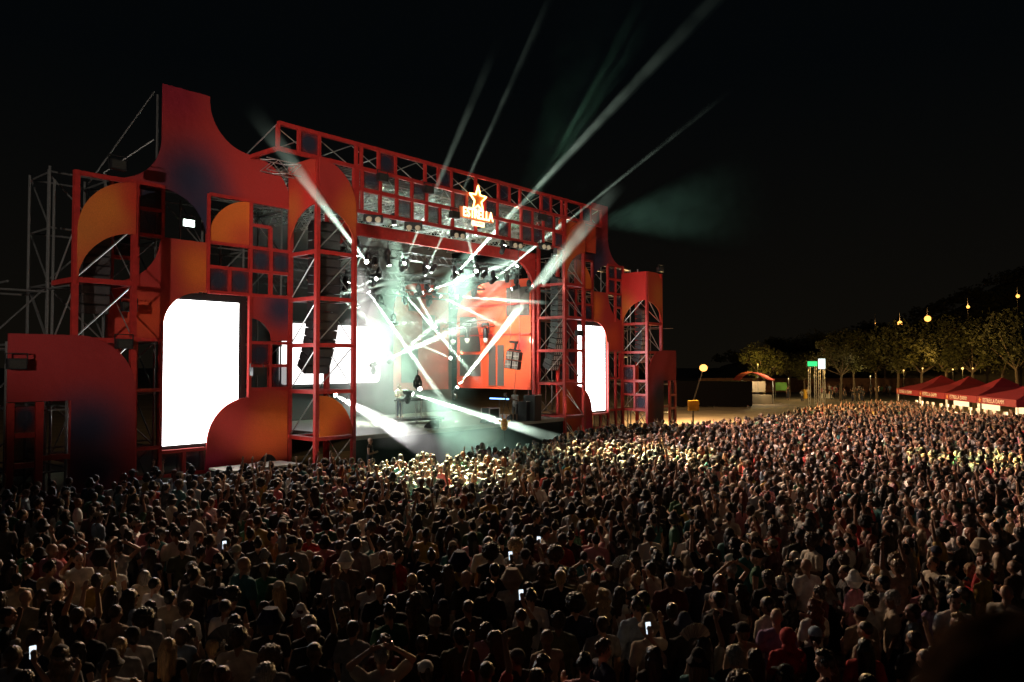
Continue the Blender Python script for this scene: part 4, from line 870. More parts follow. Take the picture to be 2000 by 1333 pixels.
def hair_mesh(kind):
    mb = MB(); C = (0, -.018, 1.668); fn = strand; vx = .01
    if kind == 'short': mb.ell(C, (.085, .098, .094), 18, 12); mb.ell((0, -.05, 1.615), (.07, .055, .07), 14, 9)
    elif kind == 'buzzed': mb.ell((0, -.012, 1.666), (.081, .097, .094), 18, 12); fn = lambda c: .001
    elif kind == 'quiff': mb.ell(C, (.084, .096, .09), 18, 12); mb.ell((0, .03, 1.735), (.062, .075, .04), 14, 9); mb.ell((0, .01, 1.75), (.05, .06, .035)); fn = lambda c: strand(c, .014, 30)
    elif kind == 'curly': mb.ell((0, -.015, 1.685), (.1, .112, .1), 18, 12); mb.ell((0, -.055, 1.63), (.088, .065, .08)); fn = lambda c: .016 * noise.noise(c * 38) + .008 * noise.noise(c * 80)
    elif kind == 'afro': mb.ell((0, -.02, 1.70), (.142, .145, .14), 20, 14); fn = lambda c: .022 * noise.noise(c * 30) + .012 * noise.noise(c * 75)
    elif kind in ('long', 'wavy'):
        mb.ell(C, (.09, .103, .097), 18, 12); mb.ell((0, -.06, 1.60), (.092, .06, .11)); mb.cap((0, -.075, 1.6), (0, -.12, 1.3), .085, .06, 14); mb.cap((.055, -.055, 1.6), (.085, -.09, 1.32), .05, .03); mb.cap((-.055, -.055, 1.6), (-.085, -.09, 1.32), .05, .03)
        for s in (-1, 1): mb.cap((.08 * s, .0, 1.64), (.095 * s, -.01, 1.44), .028, .024)
        fn = (lambda c: strand(c, .01, 22)) if kind == 'long' else (lambda c: .018 * sin(c.z * 55 + c.x * 20) * .7 + strand(c, .012, 24))
    elif kind == 'bob': mb.ell(C, (.092, .104, .098), 18, 12); mb.ell((0, -.045, 1.6), (.098, .075, .1)); [mb.cap((.082 * s, .01, 1.64), (.088 * s, .015, 1.54), .026, .024) for s in (-1, 1)]
    elif kind == 'ponytail': mb.ell(C, (.084, .098, .093), 18, 12); mb.ell((0, -.05, 1.62), (.068, .05, .06)); mb.ell((0, -.125, 1.70), (.03, .03, .03)); mb.cap((0, -.13, 1.69), (0, -.17, 1.55), .034, .036); mb.cap((0, -.17, 1.56), (0, -.16, 1.42), .036, .015)
    elif kind == 'bun': mb.ell(C, (.084, .098, .093), 18, 12); mb.ell((0, -.05, 1.62), (.068, .05, .06)); mb.ell((0, -.07, 1.775), (.042, .042, .038))
    return remesh(mb, vx, 'hair_' + kind, 2, fn, mat=M_HAIR)
def hat_mesh(kind):
    mb = MB()
    if kind == 'cap': mb.ell((0, -.012, 1.69), (.09, .106, .088), 18, 12); mb.ell((0, .125, 1.685), (.066, .075, .012), 14, 7)
    elif kind == 'backward cap': mb.ell((0, -.008, 1.69), (.09, .106, .088), 18, 12); mb.ell((0, -.14, 1.675), (.064, .07, .012), 14, 7)
    elif kind == 'bucket hat': mb.cap((0, -.01, 1.66), (0, -.01, 1.74), .1, .082, 18, 3); mb.cap((0, -.01, 1.655), (0, -.01, 1.685), .145, .11, 20, 1)
    elif kind == 'straw hat': mb.cap((0, -.01, 1.68), (0, -.01, 1.76), .092, .08, 18, 3); mb.cap((0, -.01, 1.685), (0, -.01, 1.697), .19, .18, 22, 1)
    elif kind == 'hood': mb.ell((0, -.025, 1.66), (.105, .118, .12), 18, 12); mb.ell((0, -.06, 1.53), (.1, .09, .08))
    return remesh(mb, .009, kind.replace(' ', '_'), 1, mat=M_CLOTH)
HM = {k: hair_mesh(k) for k in ('short', 'buzzed', 'quiff', 'curly', 'afro', 'long', 'wavy', 'bob', 'ponytail', 'bun')}
HT = {k: hat_mesh(k) for k in ('cap', 'backward cap', 'bucket hat', 'straw hat', 'hood')}
g_ = MB(); [g_.ell((.034 * s, .1, 1.645), (.026, .008, .018), 10, 6) for s in (-1, 1)]; g_.bar((-.08, .098, 1.652), (.08, .098, 1.652), .006); [g_.bar((.08 * s, .098, 1.652), (.082 * s, 0, 1.648), .006) for s in (-1, 1)]
GLASS = g_.mesh('sunglasses', M_LENSD)
VAR = {}
def variant(pose, fem, top):
    k = (pose, fem, top)
    if k not in VAR: VAR[k] = (body_mesh(pose, fem, 'body'), top_mesh(pose, fem, top, 'top'))
    return VAR[k]
BOT = {k: bottom_mesh(k, k) for k in ('trousers', 'shorts')}
COLS = {'black': (.012, .012, .013), 'charcoal': (.035, .035, .038), 'navy': (.014, .02, .05), 'white': (.72, .7, .66), 'cream': (.52, .46, .36), 'grey': (.2, .2, .2), 'beige': (.34, .27, .19), 'olive': (.075, .08, .04), 'maroon': (.1, .015, .02), 'brown': (.09, .05, .03),
        'pale blue': (.25, .34, .45), 'pink': (.5, .2, .24), 'green': (.03, .12, .06), 'red': (.4, .02, .02), 'mustard': (.38, .24, .04), 'lilac': (.3, .2, .38), 'teal': (.03, .17, .18), 'orange': (.5, .16, .03)}
CW = ['black'] * 9 + ['charcoal'] * 4 + ['navy'] * 3 + ['white'] * 4 + ['cream'] * 3 + ['grey'] * 4 + ['beige'] * 3 + ['olive', 'olive', 'maroon', 'brown', 'pale blue', 'pink', 'green', 'red', 'mustard', 'lilac', 'teal']
HC = {'black': (.008, .006, .005), 'dark brown': (.022, .013, .008), 'brown': (.06, .033, .018), 'light brown': (.14, .08, .04), 'blonde': (.42, .28, .13), 'auburn': (.16, .04, .015), 'grey': (.3, .29, .27)}
HCW = ['black'] * 5 + ['dark brown'] * 7 + ['brown'] * 5 + ['light brown'] * 2 + ['blonde'] * 2 + ['auburn', 'grey']
SK = [(.42, .24, .16), (.5, .3, .21), (.36, .2, .13), (.3, .16, .1), (.2, .1, .06), (.46, .27, .19), (.12, .06, .035)]
PTXT = {'standing': 'arms down', 'hands_front': 'hands in front', 'one_up': 'one arm raised', 'both_up': 'both arms raised', 'phone': 'phone raised', 'hands_head': 'hands on head', 'fist': 'fist raised', 'drink': 'hand at chin'}
def spec(seed):
    r = random.Random(seed); fem = r.random() < .42
    pose = r.choices(list(POSES), [.60, .2, .04, .02, .035, .02, .03, .055])[0]
    top = r.choices(['t-shirt', 'tank top', 'jumper'], [.3, .6, .1] if fem else [.7, .16, .14])[0]
    hair = r.choice(['long', 'long', 'wavy', 'bob', 'ponytail', 'bun', 'curly', 'long'] if fem else ['short'] * 5 + ['quiff'] * 3 + ['buzzed'] * 3 + ['curly', 'bald', 'afro', 'bun'][:4])
    hat = None
    if r.random() < .17: hat = r.choice(['cap', 'backward cap', 'cap', 'bucket hat', 'straw hat'])
    return dict(fem=fem, pose=pose, top=top, hair=hair, hat=hat, hcol=r.choice(HCW), col=r.choice(CW), hatcol=r.choice(['black', 'white', 'cream', 'charcoal', 'navy', 'beige', 'black']), bot=r.choice(['trousers', 'shorts']), bcol=r.choice(['black', 'navy', 'charcoal', 'beige', 'black']),
                skin=r.choice(SK), glasses=r.random() < .14, h=r.gauss(1.0, .05) - (.04 if fem else -.01), turn=r.gauss(0, .4) if r.random() < .85 else r.uniform(-2.6, 2.6))
USED = set()
def hairtxt(s):
    if s['hat']: return '%s %s' % (s['hatcol'], s['hat'])
    if s['hair'] == 'bald': return 'shaved head'
    if s['hair'] in ('ponytail', 'bun', 'bob', 'quiff', 'afro'): return '%s %s' % (s['hcol'], s['hair'])
    return '%s %s hair' % (s['hair'], s['hcol'])
def place_txt(p):
    if p.y > 22: return 'near facade'
    a = p.x / max(p.y, .1); c = ['far left', 'left', 'mid left', 'centre left', 'centre right', 'mid right', 'right', 'far right'][min(7, max(0, int((a + .68) / 1.36 * 8)))]
    d = 'front' if p.y < 11 else 'middle' if p.y < 14 else 'back'
    return '%s, %s rows' % (c, d)
PEOPLE = []
def make_person(p, s, face, label=None, group='people in the crowd nearest the camera', cat='person', z=0.0):
    body, top = variant(s['pose'], s['fem'], s['top'])
    root = thing('person', label, cat, (p.x, p.y, z), group); root.rotation_euler = (s.get('lean', 0), 0, face); root.scale = (s['h'],) * 3
    def ch(name, me, col):
        o = bpy.data.objects.new(name, me); COL.objects.link(o); o.parent = root; o.color = (*col, 1); return o
    ch('body', body, s['skin']); ch('top', top, COLS[s['col']]); ch(s['bot'], BOT[s['bot']], COLS[s['bcol']])
    if s['hair'] != 'bald' and not (s['hat'] and s['hair'] in ('afro', 'bun', 'quiff')): ch('hair', HM[s['hair']], HC[s['hcol']])
    if s['hat']: ch(s['hat'].replace(' ', '_'), HT[s['hat']], COLS[s['hatcol']])
    if s['glasses']: ch('sunglasses', GLASS, (0, 0, 0))
    PEOPLE.append((root, s)); return root
def face_to_stage(p):
    t = W(9.0, 3, 0); return atan2(-(t.x - p.x), t.y - p.y)

# -------- where people stand
def inpoly(x, y, P):
    c = False; n = len(P)
    for i in range(n):
        (x1, y1), (x2, y2) = P[i], P[i - 1]
        if (y1 > y) != (y2 > y) and x < (x2 - x1) * (y - y1) / (y2 - y1) + x1: c = not c
    return c
fr = lambda u, v: tuple(W(u, v, 0).xy)
AREA = [(-9.5, 6.5), (9.5, 6.5), (23, 20), (36, 46), (33.4, 56), (36.5, 72), (30, 69), (26, 64.5), (22.6, 60), (18.4, 53.6), (13, 47.6), (10.5, 45.8), fr(22, -3.4), fr(18, -3.3), fr(12, -4), fr(8, -5.8), fr(1, -5.9), fr(-3.4, -4.0), fr(-6.5, -1.9), fr(-9.5, -1.9), (-15, 22.5), (-13.6, 17), (-12, 12)]
SPECIAL = [  # px, py of the top of the head, overrides, extra words
 (1575, 1092, dict(hair='bald', hat=None, col='white', top='t-shirt', pose='standing', fem=False, h=1.06)),
 (462, 1066, dict(hat='backward cap', hatcol='cream', col='white', top='t-shirt', pose='standing', fem=False)),
 (328, 1246, dict(hair='long', hcol='blonde', hat=None, col='black', fem=True, pose='standing', top='tank top')),
 (528, 1272, dict(hair='afro', hcol='light brown', hat=None, col='grey', pose='standing', top='tank top')),
 (690, 1212, dict(hair='short', hcol='dark brown', hat=None, col='grey', fem=False, pose='standing', top='t-shirt')),
 (1700, 1160, dict(hair='curly', hcol='brown', hat=None, col='white', fem=False, pose='standing', top='t-shirt')),
 (1742, 1156, dict(hair='curly', hcol='grey', hat=None, col='beige', fem=False, pose='standing', top='t-shirt', turn=.9)),
 (1537, 1228, dict(hat='hood', hatcol='red', hair='short', col='red', fem=False, pose='hands_front', top='t-shirt')),
 (1592, 1226, dict(hat='cap', hatcol='pale blue', hair='short', col='black', fem=False, pose='standing', top='t-shirt')),
 (1176, 1152, dict(hair='wavy', hcol='blonde', hat=None, col='charcoal', fem=True, pose='standing', top='tank top')),
 (1178, 1252, dict(hair='quiff', hcol='brown', hat=None, col='navy', fem=False, pose='standing', top='t-shirt', turn=-1.4)),
 (1396, 1156, dict(hair='buzzed', hcol='dark brown', hat=None, col='grey', fem=False, pose='standing', top='t-shirt')),
 (897, 1226, dict(hair='short', hcol='black', hat=None, col='olive', fem=False, pose='standing', top='t-shirt')),
 (1068, 1230, dict(hair='buzzed', hcol='light brown', hat=None, col='beige', fem=False, pose='standing', top='tank top')),
 (1375, 1245, dict(hair='long', hcol='dark brown', hat=None, col='cream', fem=True, pose='one_up', top='t-shirt')),
 (1822, 1088, dict(hair='short', hcol='dark brown', hat=None, col='cream', fem=False, pose='hands_front', top='t-shirt', turn=1.3)),
 (226, 1182, dict(hair='buzzed', hcol='dark brown', hat=None, col='beige', fem=False, pose='standing', top='t-shirt')),
 (175, 1212, dict(hair='short', hcol='auburn', hat=None, col='black', fem=False, pose='standing', top='t-shirt')),
 (742, 1140, dict(hair='bald', hat=None, col='black', fem=False, pose='standing', top='t-shirt')),
 (1450, 1218, dict(hat='cap', hatcol='black', hair='short', col='beige', fem=False, pose='hands_front', top='t-shirt')),
 (1782, 1180, dict(hair='short', hcol='dark brown', hat=None, col='grey', fem=False, pose='standing', top='t-shirt', turn=.8)),
 (1690, 1214, dict(hair='buzzed', hcol='dark brown', hat=None, col='beige', fem=False, pose='standing', top='t-shirt')),
 (1255, 1155, dict(hair='short', hcol='dark brown', hat=None, col='charcoal', fem=False, pose='hands_front', top='t-shirt', turn=1.0)),
 (1242, 1120, dict(hair='bun', hcol='blonde', hat=None, col='charcoal', fem=True, pose='fist', top='tank top')),
 (140, 1050, dict(hair='ponytail', hcol='dark brown', hat=None, col='maroon', fem=True, pose='hands_head', top='tank top')),
 (190, 1120, dict(hair='short', hcol='black', hat=None, col='mustard', fem=False, pose='one_up', top='t-shirt')),
 (1275, 1262, dict(hair='long', hcol='dark brown', hat=None, col='black', fem=True, pose='phone', top='tank top')),
 (965, 1232, dict(hair='long', hcol='brown', hat=None, col='black', fem=True, pose='standing', top='tank top')),
 (1000, 1122, dict(hat='straw hat', hatcol='beige', hair='short', col='cream', fem=False, pose='standing', top='t-shirt')),
 (1540, 1095, dict(hair='short', hcol='black', hat=None, col='black', fem=False, pose='standing', top='t-shirt', turn=.7, glasses=True)),
 (1650, 1105, dict(hair='short', hcol='dark brown', hat=None, col='charcoal', fem=False, pose='drink', top='t-shirt', turn=1.0, glasses=True)),
 (425, 917, dict(hair='buzzed', hcol='dark brown', hat=None, col='white', fem=False, pose='hands_front', top='t-shirt')),
 (488, 911, dict(hair='short', hcol='black', hat=None, col='olive', fem=False, pose='fist', top='t-shirt', h=1.04)),
 (1765, 1062, dict(hair='short', hcol='black', hat=None, col='grey', fem=False, pose='standing', top='t-shirt', turn=.5, glasses=True)),
]
pts = []
cell = {}
def ok(x, y, r):
    i, j = int(x // 1), int(y // 1)
    for a in (-1, 0, 1):
        for b in (-1, 0, 1):
            for (qx, qy) in cell.get((i + a, j + b), ()):
                if (qx - x) ** 2 + (qy - y) ** 2 < r * r: return False
    return True
def addp(x, y): cell.setdefault((int(x // 1), int(y // 1)), []).append((x, y))
near = []
for i, (px, py, ov) in enumerate(SPECIAL):
    s = spec(1000 + i); s['glasses'] = False; s['turn'] *= .4; s['h'] = 1.0; s.update(ov)
    p = gp(px, py, 1.755 * s['h']); addp(p.x, p.y); near.append((p.y, p, s))
pr = random.Random(11)
tries = 0
while tries < 90000 and len(pts) < 3600:
    tries += 1
    y = 6.5 + 66 * (pr.random() ** .8); x = pr.uniform(-15, 37)
    if abs(x) > .70 * y + .9 or not inpoly(x, y, AREA): continue
    dens = (.49 if y < 15 else .46) + .16 * noise.noise(V((x * .5, y * .5, 0)))
    if x < -9 and y > 12: dens += .12
    if y > 52: dens += .25 * pr.random()
    if not ok(x, y, dens): continue
    addp(x, y); pts.append((x, y))
pts.sort(key=lambda p: p[1])
def inframe(x, y, margin=.2):
    # is any of the person above the bottom edge?
    return abs(x) < .668 * y + margin and y > 7.3
cand = [p for p in pts if inframe(*p)]
nn = 288 - len(near)
for i, (x, y) in enumerate(cand[:nn]): near.append((y, V((x, y, 0)), spec(5000 + i)))
far = cand[nn:]
for y, p, s in near:
    face = face_to_stage(p) + s['turn']
    for k in range(40):
        lb = 'person with %s, %s %s, %s, %s' % (hairtxt(s), s['col'], s['top'], PTXT[s['pose']] + (' with sunglasses' if s['glasses'] else ''), place_txt(p))
        if len(lb.split()) > 16: lb = lb.replace(' with sunglasses', '')
        if lb not in USED: break
        s['col'] = pr.choice(CW); s['hcol'] = pr.choice(HCW)
    USED.add(lb)
    make_person(V((p.x, p.y, 0)), s, face, lb)
    root = PEOPLE[-1][0]
    if s['pose'] == 'phone':
        M4 = Matrix.Translation((p.x, p.y, 0)) @ Matrix.Rotation(face, 4, 'Z') @ Matrix.Scale(s['h'], 4)
        o = M4 @ V((.14, .36, 1.84)); ph = thing('phone', 'phone held up by person with %s and %s %s, %s' % (hairtxt(s), s['col'], s['top'], place_txt(p).split(',')[0]), 'phone', o, 'phones held up in the crowd'); ph.rotation_euler = (R(-12), 0, face)
        for nmn, bx, mt_ in (('case', (-.037, .037, 0, .008, -.075, .075), M_BLACK), ('screen', (-.034, .034, -.002, -.0005, -.071, .071), bpy.data.materials.get('lamp_phone_screen') or emat('lamp_phone_screen', (.75, .9, 1), .8))):
            m = MB(); m.box(*bx); me = m.mesh(nmn, mt_); oo = bpy.data.objects.new(nmn, me); COL.objects.link(oo); oo.parent = ph

# -------- everyone farther off: one mass, placed by geometry nodes
def farmat():
    m = bpy.data.materials.new('far_people'); m.use_nodes = True; t = m.node_tree; b = t.nodes['Principled BSDF']; b.inputs['Roughness'].default_value = .6
    va = t.nodes.new('ShaderNodeVertexColor'); va.layer_name = 'col'; oi = t.nodes.new('ShaderNodeObjectInfo')
    rp_ = t.nodes.new('ShaderNodeValToRGB'); rp_.color_ramp.interpolation = 'CONSTANT'; el = rp_.color_ramp.elements
    cs = ['black', 'white', 'black', 'navy', 'grey', 'black', 'cream', 'charcoal', 'maroon', 'beige', 'black', 'pale blue', 'charcoal', 'pink', 'black', 'green', 'white', 'navy', 'red', 'black', 'mustard', 'grey', 'teal', 'black']
    el[0].color = (*COLS[cs[0]], 1); el[0].position = 0; el[1].position = 1 / 24; el[1].color = (*COLS[cs[1]], 1)
    for i in range(2, 24): e = el.new(i / 24); e.color = (*COLS[cs[i]], 1)
    t.links.new(oi.outputs['Random'], rp_.inputs[0]); mx = t.nodes.new('ShaderNodeMix'); mx.data_type = 'RGBA'
    t.links.new(va.outputs['Alpha'], mx.inputs['Factor']); t.links.new(va.outputs['Color'], mx.inputs['A']); t.links.new(rp_.outputs[0], mx.inputs['B']); t.links.new(mx.outputs['Result'], b.inputs['Base Color']); return m
M_FAR = farmat()
protos = []
for i in range(26):
    s = spec(300 + i)
    if i % 9 == 4: s['pose'] = ['one_up', 'both_up', 'phone', 'fist', 'hands_head'][(i // 9) % 5]
    else: s['pose'] = ['standing', 'hands_front', 'hands_front', 'drink'][i % 4] if i % 3 == 0 else 'standing'
    body, top = variant(s['pose'], s['fem'], s['top'] if s['top'] != 'jumper' else 't-shirt')
    parts = [(body, s['skin'], 0), (top, (0, 0, 0), 1), (BOT['trousers'], COLS[s['bcol']], 0)]
    if s['hair'] != 'bald': parts.append((HM[s['hair']], HC[s['hcol']], 0))
    if s['hat']: parts.append((HT[s['hat']], COLS[s['hatcol']], 0))
    bm = bmesh.new(); cols = []
    for me, c, a in parts:
        n0 = len(bm.verts); bm.from_mesh(me); k = len(bm.verts) - n0
        arr = np.empty((k, 4), np.float32); arr[:, :3] = c; arr[:, 3] = a
        if me is body:
            tb = np.empty(k * 4, np.float32); me.color_attributes['tint'].data.foreach_get('color', tb); arr[:, :3] *= tb.reshape(-1, 4)[:, :3]
        cols.append(arr)
    out = bpy.data.meshes.new('far_person_%d' % i); bm.to_mesh(out); bm.free()
    for a_ in list(out.color_attributes):
        out.color_attributes.remove(a_)
    ca = out.color_attributes.new('col', 'FLOAT_COLOR', 'POINT'); ca.data.foreach_set('color', np.concatenate(cols).ravel())
    out.polygons.foreach_set('use_smooth', [True] * len(out.polygons)); out.polygons.foreach_set('material_index', [0] * len(out.polygons)); out.materials.clear(); out.materials.append(M_FAR)
    protos.append(bpy.data.objects.new('far_person', out))
# people strolling on the forecourt behind the crowd
for k in range(46):
    px = pr.uniform(1530, 1740); py = pr.uniform(768, 786); g = gp(px, py)
    if pr.random() < .3: g = gp(pr.uniform(1610, 1735), pr.uniform(760, 775))
    far.append((g.x, g.y))
fm = bpy.data.meshes.new('crowd'); fm.from_pydata([(x, y, 0) for x, y in far], [], [])
for nm_, ty_ in (('idx', 'INT'), ('rot', 'FLOAT_VECTOR'), ('scl', 'FLOAT')): fm.attributes.new(nm_, ty_, 'POINT')
fm.attributes['idx'].data.foreach_set('value', [(lambda k: k if k % 9 != 4 or pr.random() < .4 else 0 + pr.choice([1, 2, 5, 7, 9, 11]))(pr.randrange(len(protos))) for _ in far])
rots = []
for x, y in far: rots += [pr.gauss(0, .03), pr.gauss(0, .03), face_to_stage(V((x, y, 0))) + (pr.gauss(0, .4) if pr.random() < .85 else pr.uniform(-2.5, 2.5))]
fm.attributes['rot'].data.foreach_set('vector', rots); fm.attributes['scl'].data.foreach_set('value', [pr.gauss(.99, .045) for _ in far])
crowd = bpy.data.objects.new('crowd', fm); COL.objects.link(crowd); tag(crowd, 'dense crowd of people packed before the stage and back to the red tents', 'crowd', kind='stuff')
ng = bpy.data.node_groups.new('crowd_nodes', 'GeometryNodeTree'); ng.interface.new_socket('Geometry', in_out='INPUT', socket_type='NodeSocketGeometry'); ng.interface.new_socket('Geometry', in_out='OUTPUT', socket_type='NodeSocketGeometry')
gi = ng.nodes.new('NodeGroupInput'); go = ng.nodes.new('NodeGroupOutput'); jn = ng.nodes.new('GeometryNodeJoinGeometry')
for o in protos:
    oi = ng.nodes.new('GeometryNodeObjectInfo'); oi.inputs['Object'].default_value = o; oi.inputs['As Instance'].default_value = False
    g2 = ng.nodes.new('GeometryNodeGeometryToInstance'); ng.links.new(oi.outputs['Geometry'], g2.inputs[0]); ng.links.new(g2.outputs[0], jn.inputs[0])
def na(nm, ty):
    n = ng.nodes.new('GeometryNodeInputNamedAttribute'); n.data_type = ty; n.inputs['Name'].default_value = nm; return next(o_ for o_ in n.outputs if o_.enabled and o_.name == 'Attribute')
ip = ng.nodes.new('GeometryNodeInstanceOnPoints'); ip.inputs['Pick Instance'].default_value = True
ng.links.new(gi.outputs[0], ip.inputs['Points']); ng.links.new(jn.outputs[0], ip.inputs['Instance']); ng.links.new(na('idx', 'INT'), ip.inputs['Instance Index'])
er = ng.nodes.new('FunctionNodeEulerToRotation'); ng.links.new(na('rot', 'FLOAT_VECTOR'), er.inputs[0]); ng.links.new(er.outputs[0], ip.inputs['Rotation'])
ng.links.new(na('scl', 'FLOAT'), ip.inputs['Scale']); ng.links.new(ip.outputs[0], go.inputs[0])
md = crowd.modifiers.new('people', 'NODES'); md.node_group = ng
print('CROWD near', len(near), 'far', len(far))
# ================================================================== trees, hill, forecourt
M_LEAF = pmat('tree_leaves', (.036, .038, .006), .75, noise_s=1.3, noise_a=.5)
M_BARK = pmat('tree_bark', (.1, .075, .05), .9, noise_s=8, noise_a=.3)
def tree_meshes(seed, h, rad, nl, ls):
    r = random.Random(seed); t = MB(); top = V((r.uniform(-.3, .3), r.uniform(-.3, .3), h * .42)); t.cap((0, 0, 0), top, .2, .13, 9, 1)
    tips = []
    for k in range(7):
        a = k * 2.4 + r.random(); e = top + V((cos(a) * rad * r.uniform(.35, .75), sin(a) * rad * r.uniform(.35, .75), h * r.uniform(.12, .42)))
        t.cap(top, e, .09, .035, 6, 1); tips.append(e)
        for j in range(2):
            e2 = e + V((r.uniform(-1, 1), r.uniform(-1, 1), r.uniform(.1, .9))) * rad * .3; t.cap(e, e2, .035, .015, 5, 1); tips.append(e2)
    c = MB(); cl = [(p + V((r.uniform(-.5, .5), r.uniform(-.5, .5), r.uniform(-.1, .6))), r.uniform(.25, .46) * rad) for p in tips] + [(V((r.gauss(0, .4) * rad, r.gauss(0, .4) * rad, h * r.uniform(.5, .93))), r.uniform(.18, .36) * rad) for _ in range(9)]
    for i in range(nl):
        p, rr = r.choice(cl); d = V((r.gauss(0, 1), r.gauss(0, 1), r.gauss(0, .75))).normalized() * rr * (r.random() ** .4); o = p + d
        x = V((r.gauss(0, 1), r.gauss(0, 1), r.gauss(0, .6))).normalized() * ls * r.uniform(.5, 1.2); y = x.orthogonal().normalized() * ls * r.uniform(.3, .7)
        c.add([o - x, o + y, o + x, o - y], [(0, 1, 2, 3)])
    return t.mesh('trunk', M_BARK), c.mesh('crown', M_LEAF)
TV = [tree_meshes(50 + i, 9.0, 3.8, 4200, .25) for i in range(4)]
def tree(x, y, s, i, label, group='park trees behind the forecourt', rz=0):
    r_ = thing('tree', label, 'tree', (x, y, 0), group); r_.scale = (s, s, s); r_.rotation_euler = (0, 0, rz)
    for nmn, me in zip(('trunk', 'crown'), TV[i % 4]):
        o = bpy.data.objects.new(nmn, me); COL.objects.link(o); o.parent = r_
frontx = [1492, 1542, 1572, 1640, 1668, 1712, 1752, 1800, 1850, 1902, 1950, 1990]
ftxt = ['leafy tree lit yellow beside the food stall', 'small tree left of the thin lit sapling', 'slim sapling lit yellow green left of the green sign', 'tree with forked trunk right of the white sign', 'second tree right of the white sign', 'tall tree above the strolling people',
        'tree above the left end of the red tents', 'broad tree behind the farthest red tent', 'broad tree behind the second red tent', 'dark tree behind the third red tent', 'dark tree behind the nearest red tent', 'dark tree at the right edge behind the tents']
for i, px in enumerate(frontx):
    Y = [104, 122, 118, 108, 112, 104, 100, 98, 94, 90, 88, 84][i]; s = [.8, .75, .72, .95, 1.0, 1.05, 1.1, 1.05, 1.1, 1.1, 1.15, 1.2][i]
    tree((px - 1000) / FPX * Y, Y, s, i, ftxt[i], rz=i * 1.3)
btxt = ['left of the signs', 'just behind the green sign', 'right of the white sign', 'above the strolling people', 'over the left end of the tents', 'over the middle of the tents', 'over the right end of the tents', 'at the right edge']
for i in range(8):
    Y = 150 + (i % 3) * 8; px = 1530 + i * 66
    tree((px - 1000) / FPX * Y, Y, 1.12 + .1 * (i % 3) + i * .035, i + 1, 'tall dark tree in the second row, %s' % btxt[i], 'tall trees of the second row', i * .9)
# hill
m = MB(); nx, ny = 90, 24; prof = [(1380, 4), (1600, 8.5), (1700, 14.5), (1800, 18.5), (1900, 25), (2000, 33), (2200, 44), (2600, 50)]
def hz(px):
    for (a, za), (b, zb) in zip(prof, prof[1:]):
        if a <= px <= b: return za + (zb - za) * (px - a) / (b - a)
    return prof[0][1] if px < a else prof[-1][1]
vs = []
for j in range(ny):
    for i in range(nx):
        px = 1380 + i * 1220 / (nx - 1); t_ = j / (ny - 1); Y = 185 + 110 * t_; X = (px - 1000) / FPX * 260
        z = hz(px) * min(1, (t_ * 1.35)) ** 1.1 * (1 if t_ < .8 else 1 - (t_ - .8) * 2); z *= min(1, (px - 1380) / 60 + .02)
        vs.append((X, Y, z - .3 + 1.6 * noise.noise(V((X * .09, Y * .09, 0))) * min(1, z / 4)))
m.add(vs, [(j * nx + i, j * nx + i + 1, (j + 1) * nx + i + 1, (j + 1) * nx + i) for j in range(ny - 1) for i in range(nx - 1)])
m.build('hill', groundmat('hill_scrub', (.02, .025, .012), (.04, .045, .02), .5), kind='structure')
r5 = random.Random(5); m = MB()
for k in range(520):
    px = r5.uniform(1430, 2250); t_ = r5.uniform(.15, .85); X = (px - 1000) / FPX * 260; Y = 185 + 110 * t_; z = hz(px) * min(1, t_ * 1.35) ** 1.1; R_ = r5.uniform(2, 4.2)
    for i in range(46):
        d = V((r5.gauss(0, 1), r5.gauss(0, 1), abs(r5.gauss(0, .9)))).normalized() * R_ * r5.random() ** .4; o = V((X, Y, z + 1)) + d
        x = V((r5.gauss(0, 1), r5.gauss(0, 1), r5.gauss(0, .6))).normalized() * .8; y = x.orthogonal().normalized() * .5; m.add([o - x, o + y, o + x, o - y], [(0, 1, 2, 3)])
o = m.build('hillside_wood', M_LEAF); tag(o, 'dark wooded hillside behind the tents', 'wood', kind='stuff')
# street lamps on the ridge
M_SOD = emat('lamp_sodium', (1, .42, .08), 1.5)
def ridge_lamp(px, py, Y, drop, label, e=260, rr=.38):
    p = at(px, py, Y); r_ = thing('street_lamp', label, 'street lamp', (p.x, p.y, p.z - drop), 'distant lamps on the hill')
    m = MB(); m.tube((p.x, p.y, p.z - drop), (p.x, p.y, p.z + 2.6), .07, 6); m.build('pole', M_BLACK, r_)
    m = MB(); m.ell(p + V((0, -.2, 0)), (rr * 1.05, rr * 1.05, rr * 1.05), 12, 8); m.build('globe', M_SOD, r_, smooth=True)
    lamp('lamp_light', 'POINT', p + V((0, -.8, .4)), e * 4, (1, .5, .14), size=.4, parent=r_)
ridge_lamp(1757, 632, 185, 6, 'orange lamp on the ridge, left one of the bright pair', 300, .55)
ridge_lamp(1811, 623, 185, 6, 'orange lamp on the ridge, right and brightest of the pair', 500, .7)
ridge_lamp(1890, 600, 215, 5, 'lamp half hidden in the hilltop bushes right of the bright pair', 350, .4)
ridge_lamp(1987, 579, 215, 5, 'lamp at the right edge on the hill', 250, .45)
ridge_lamp(1709, 632, 205, 6, 'faint small lamp left of the bright pair', 10, .1)
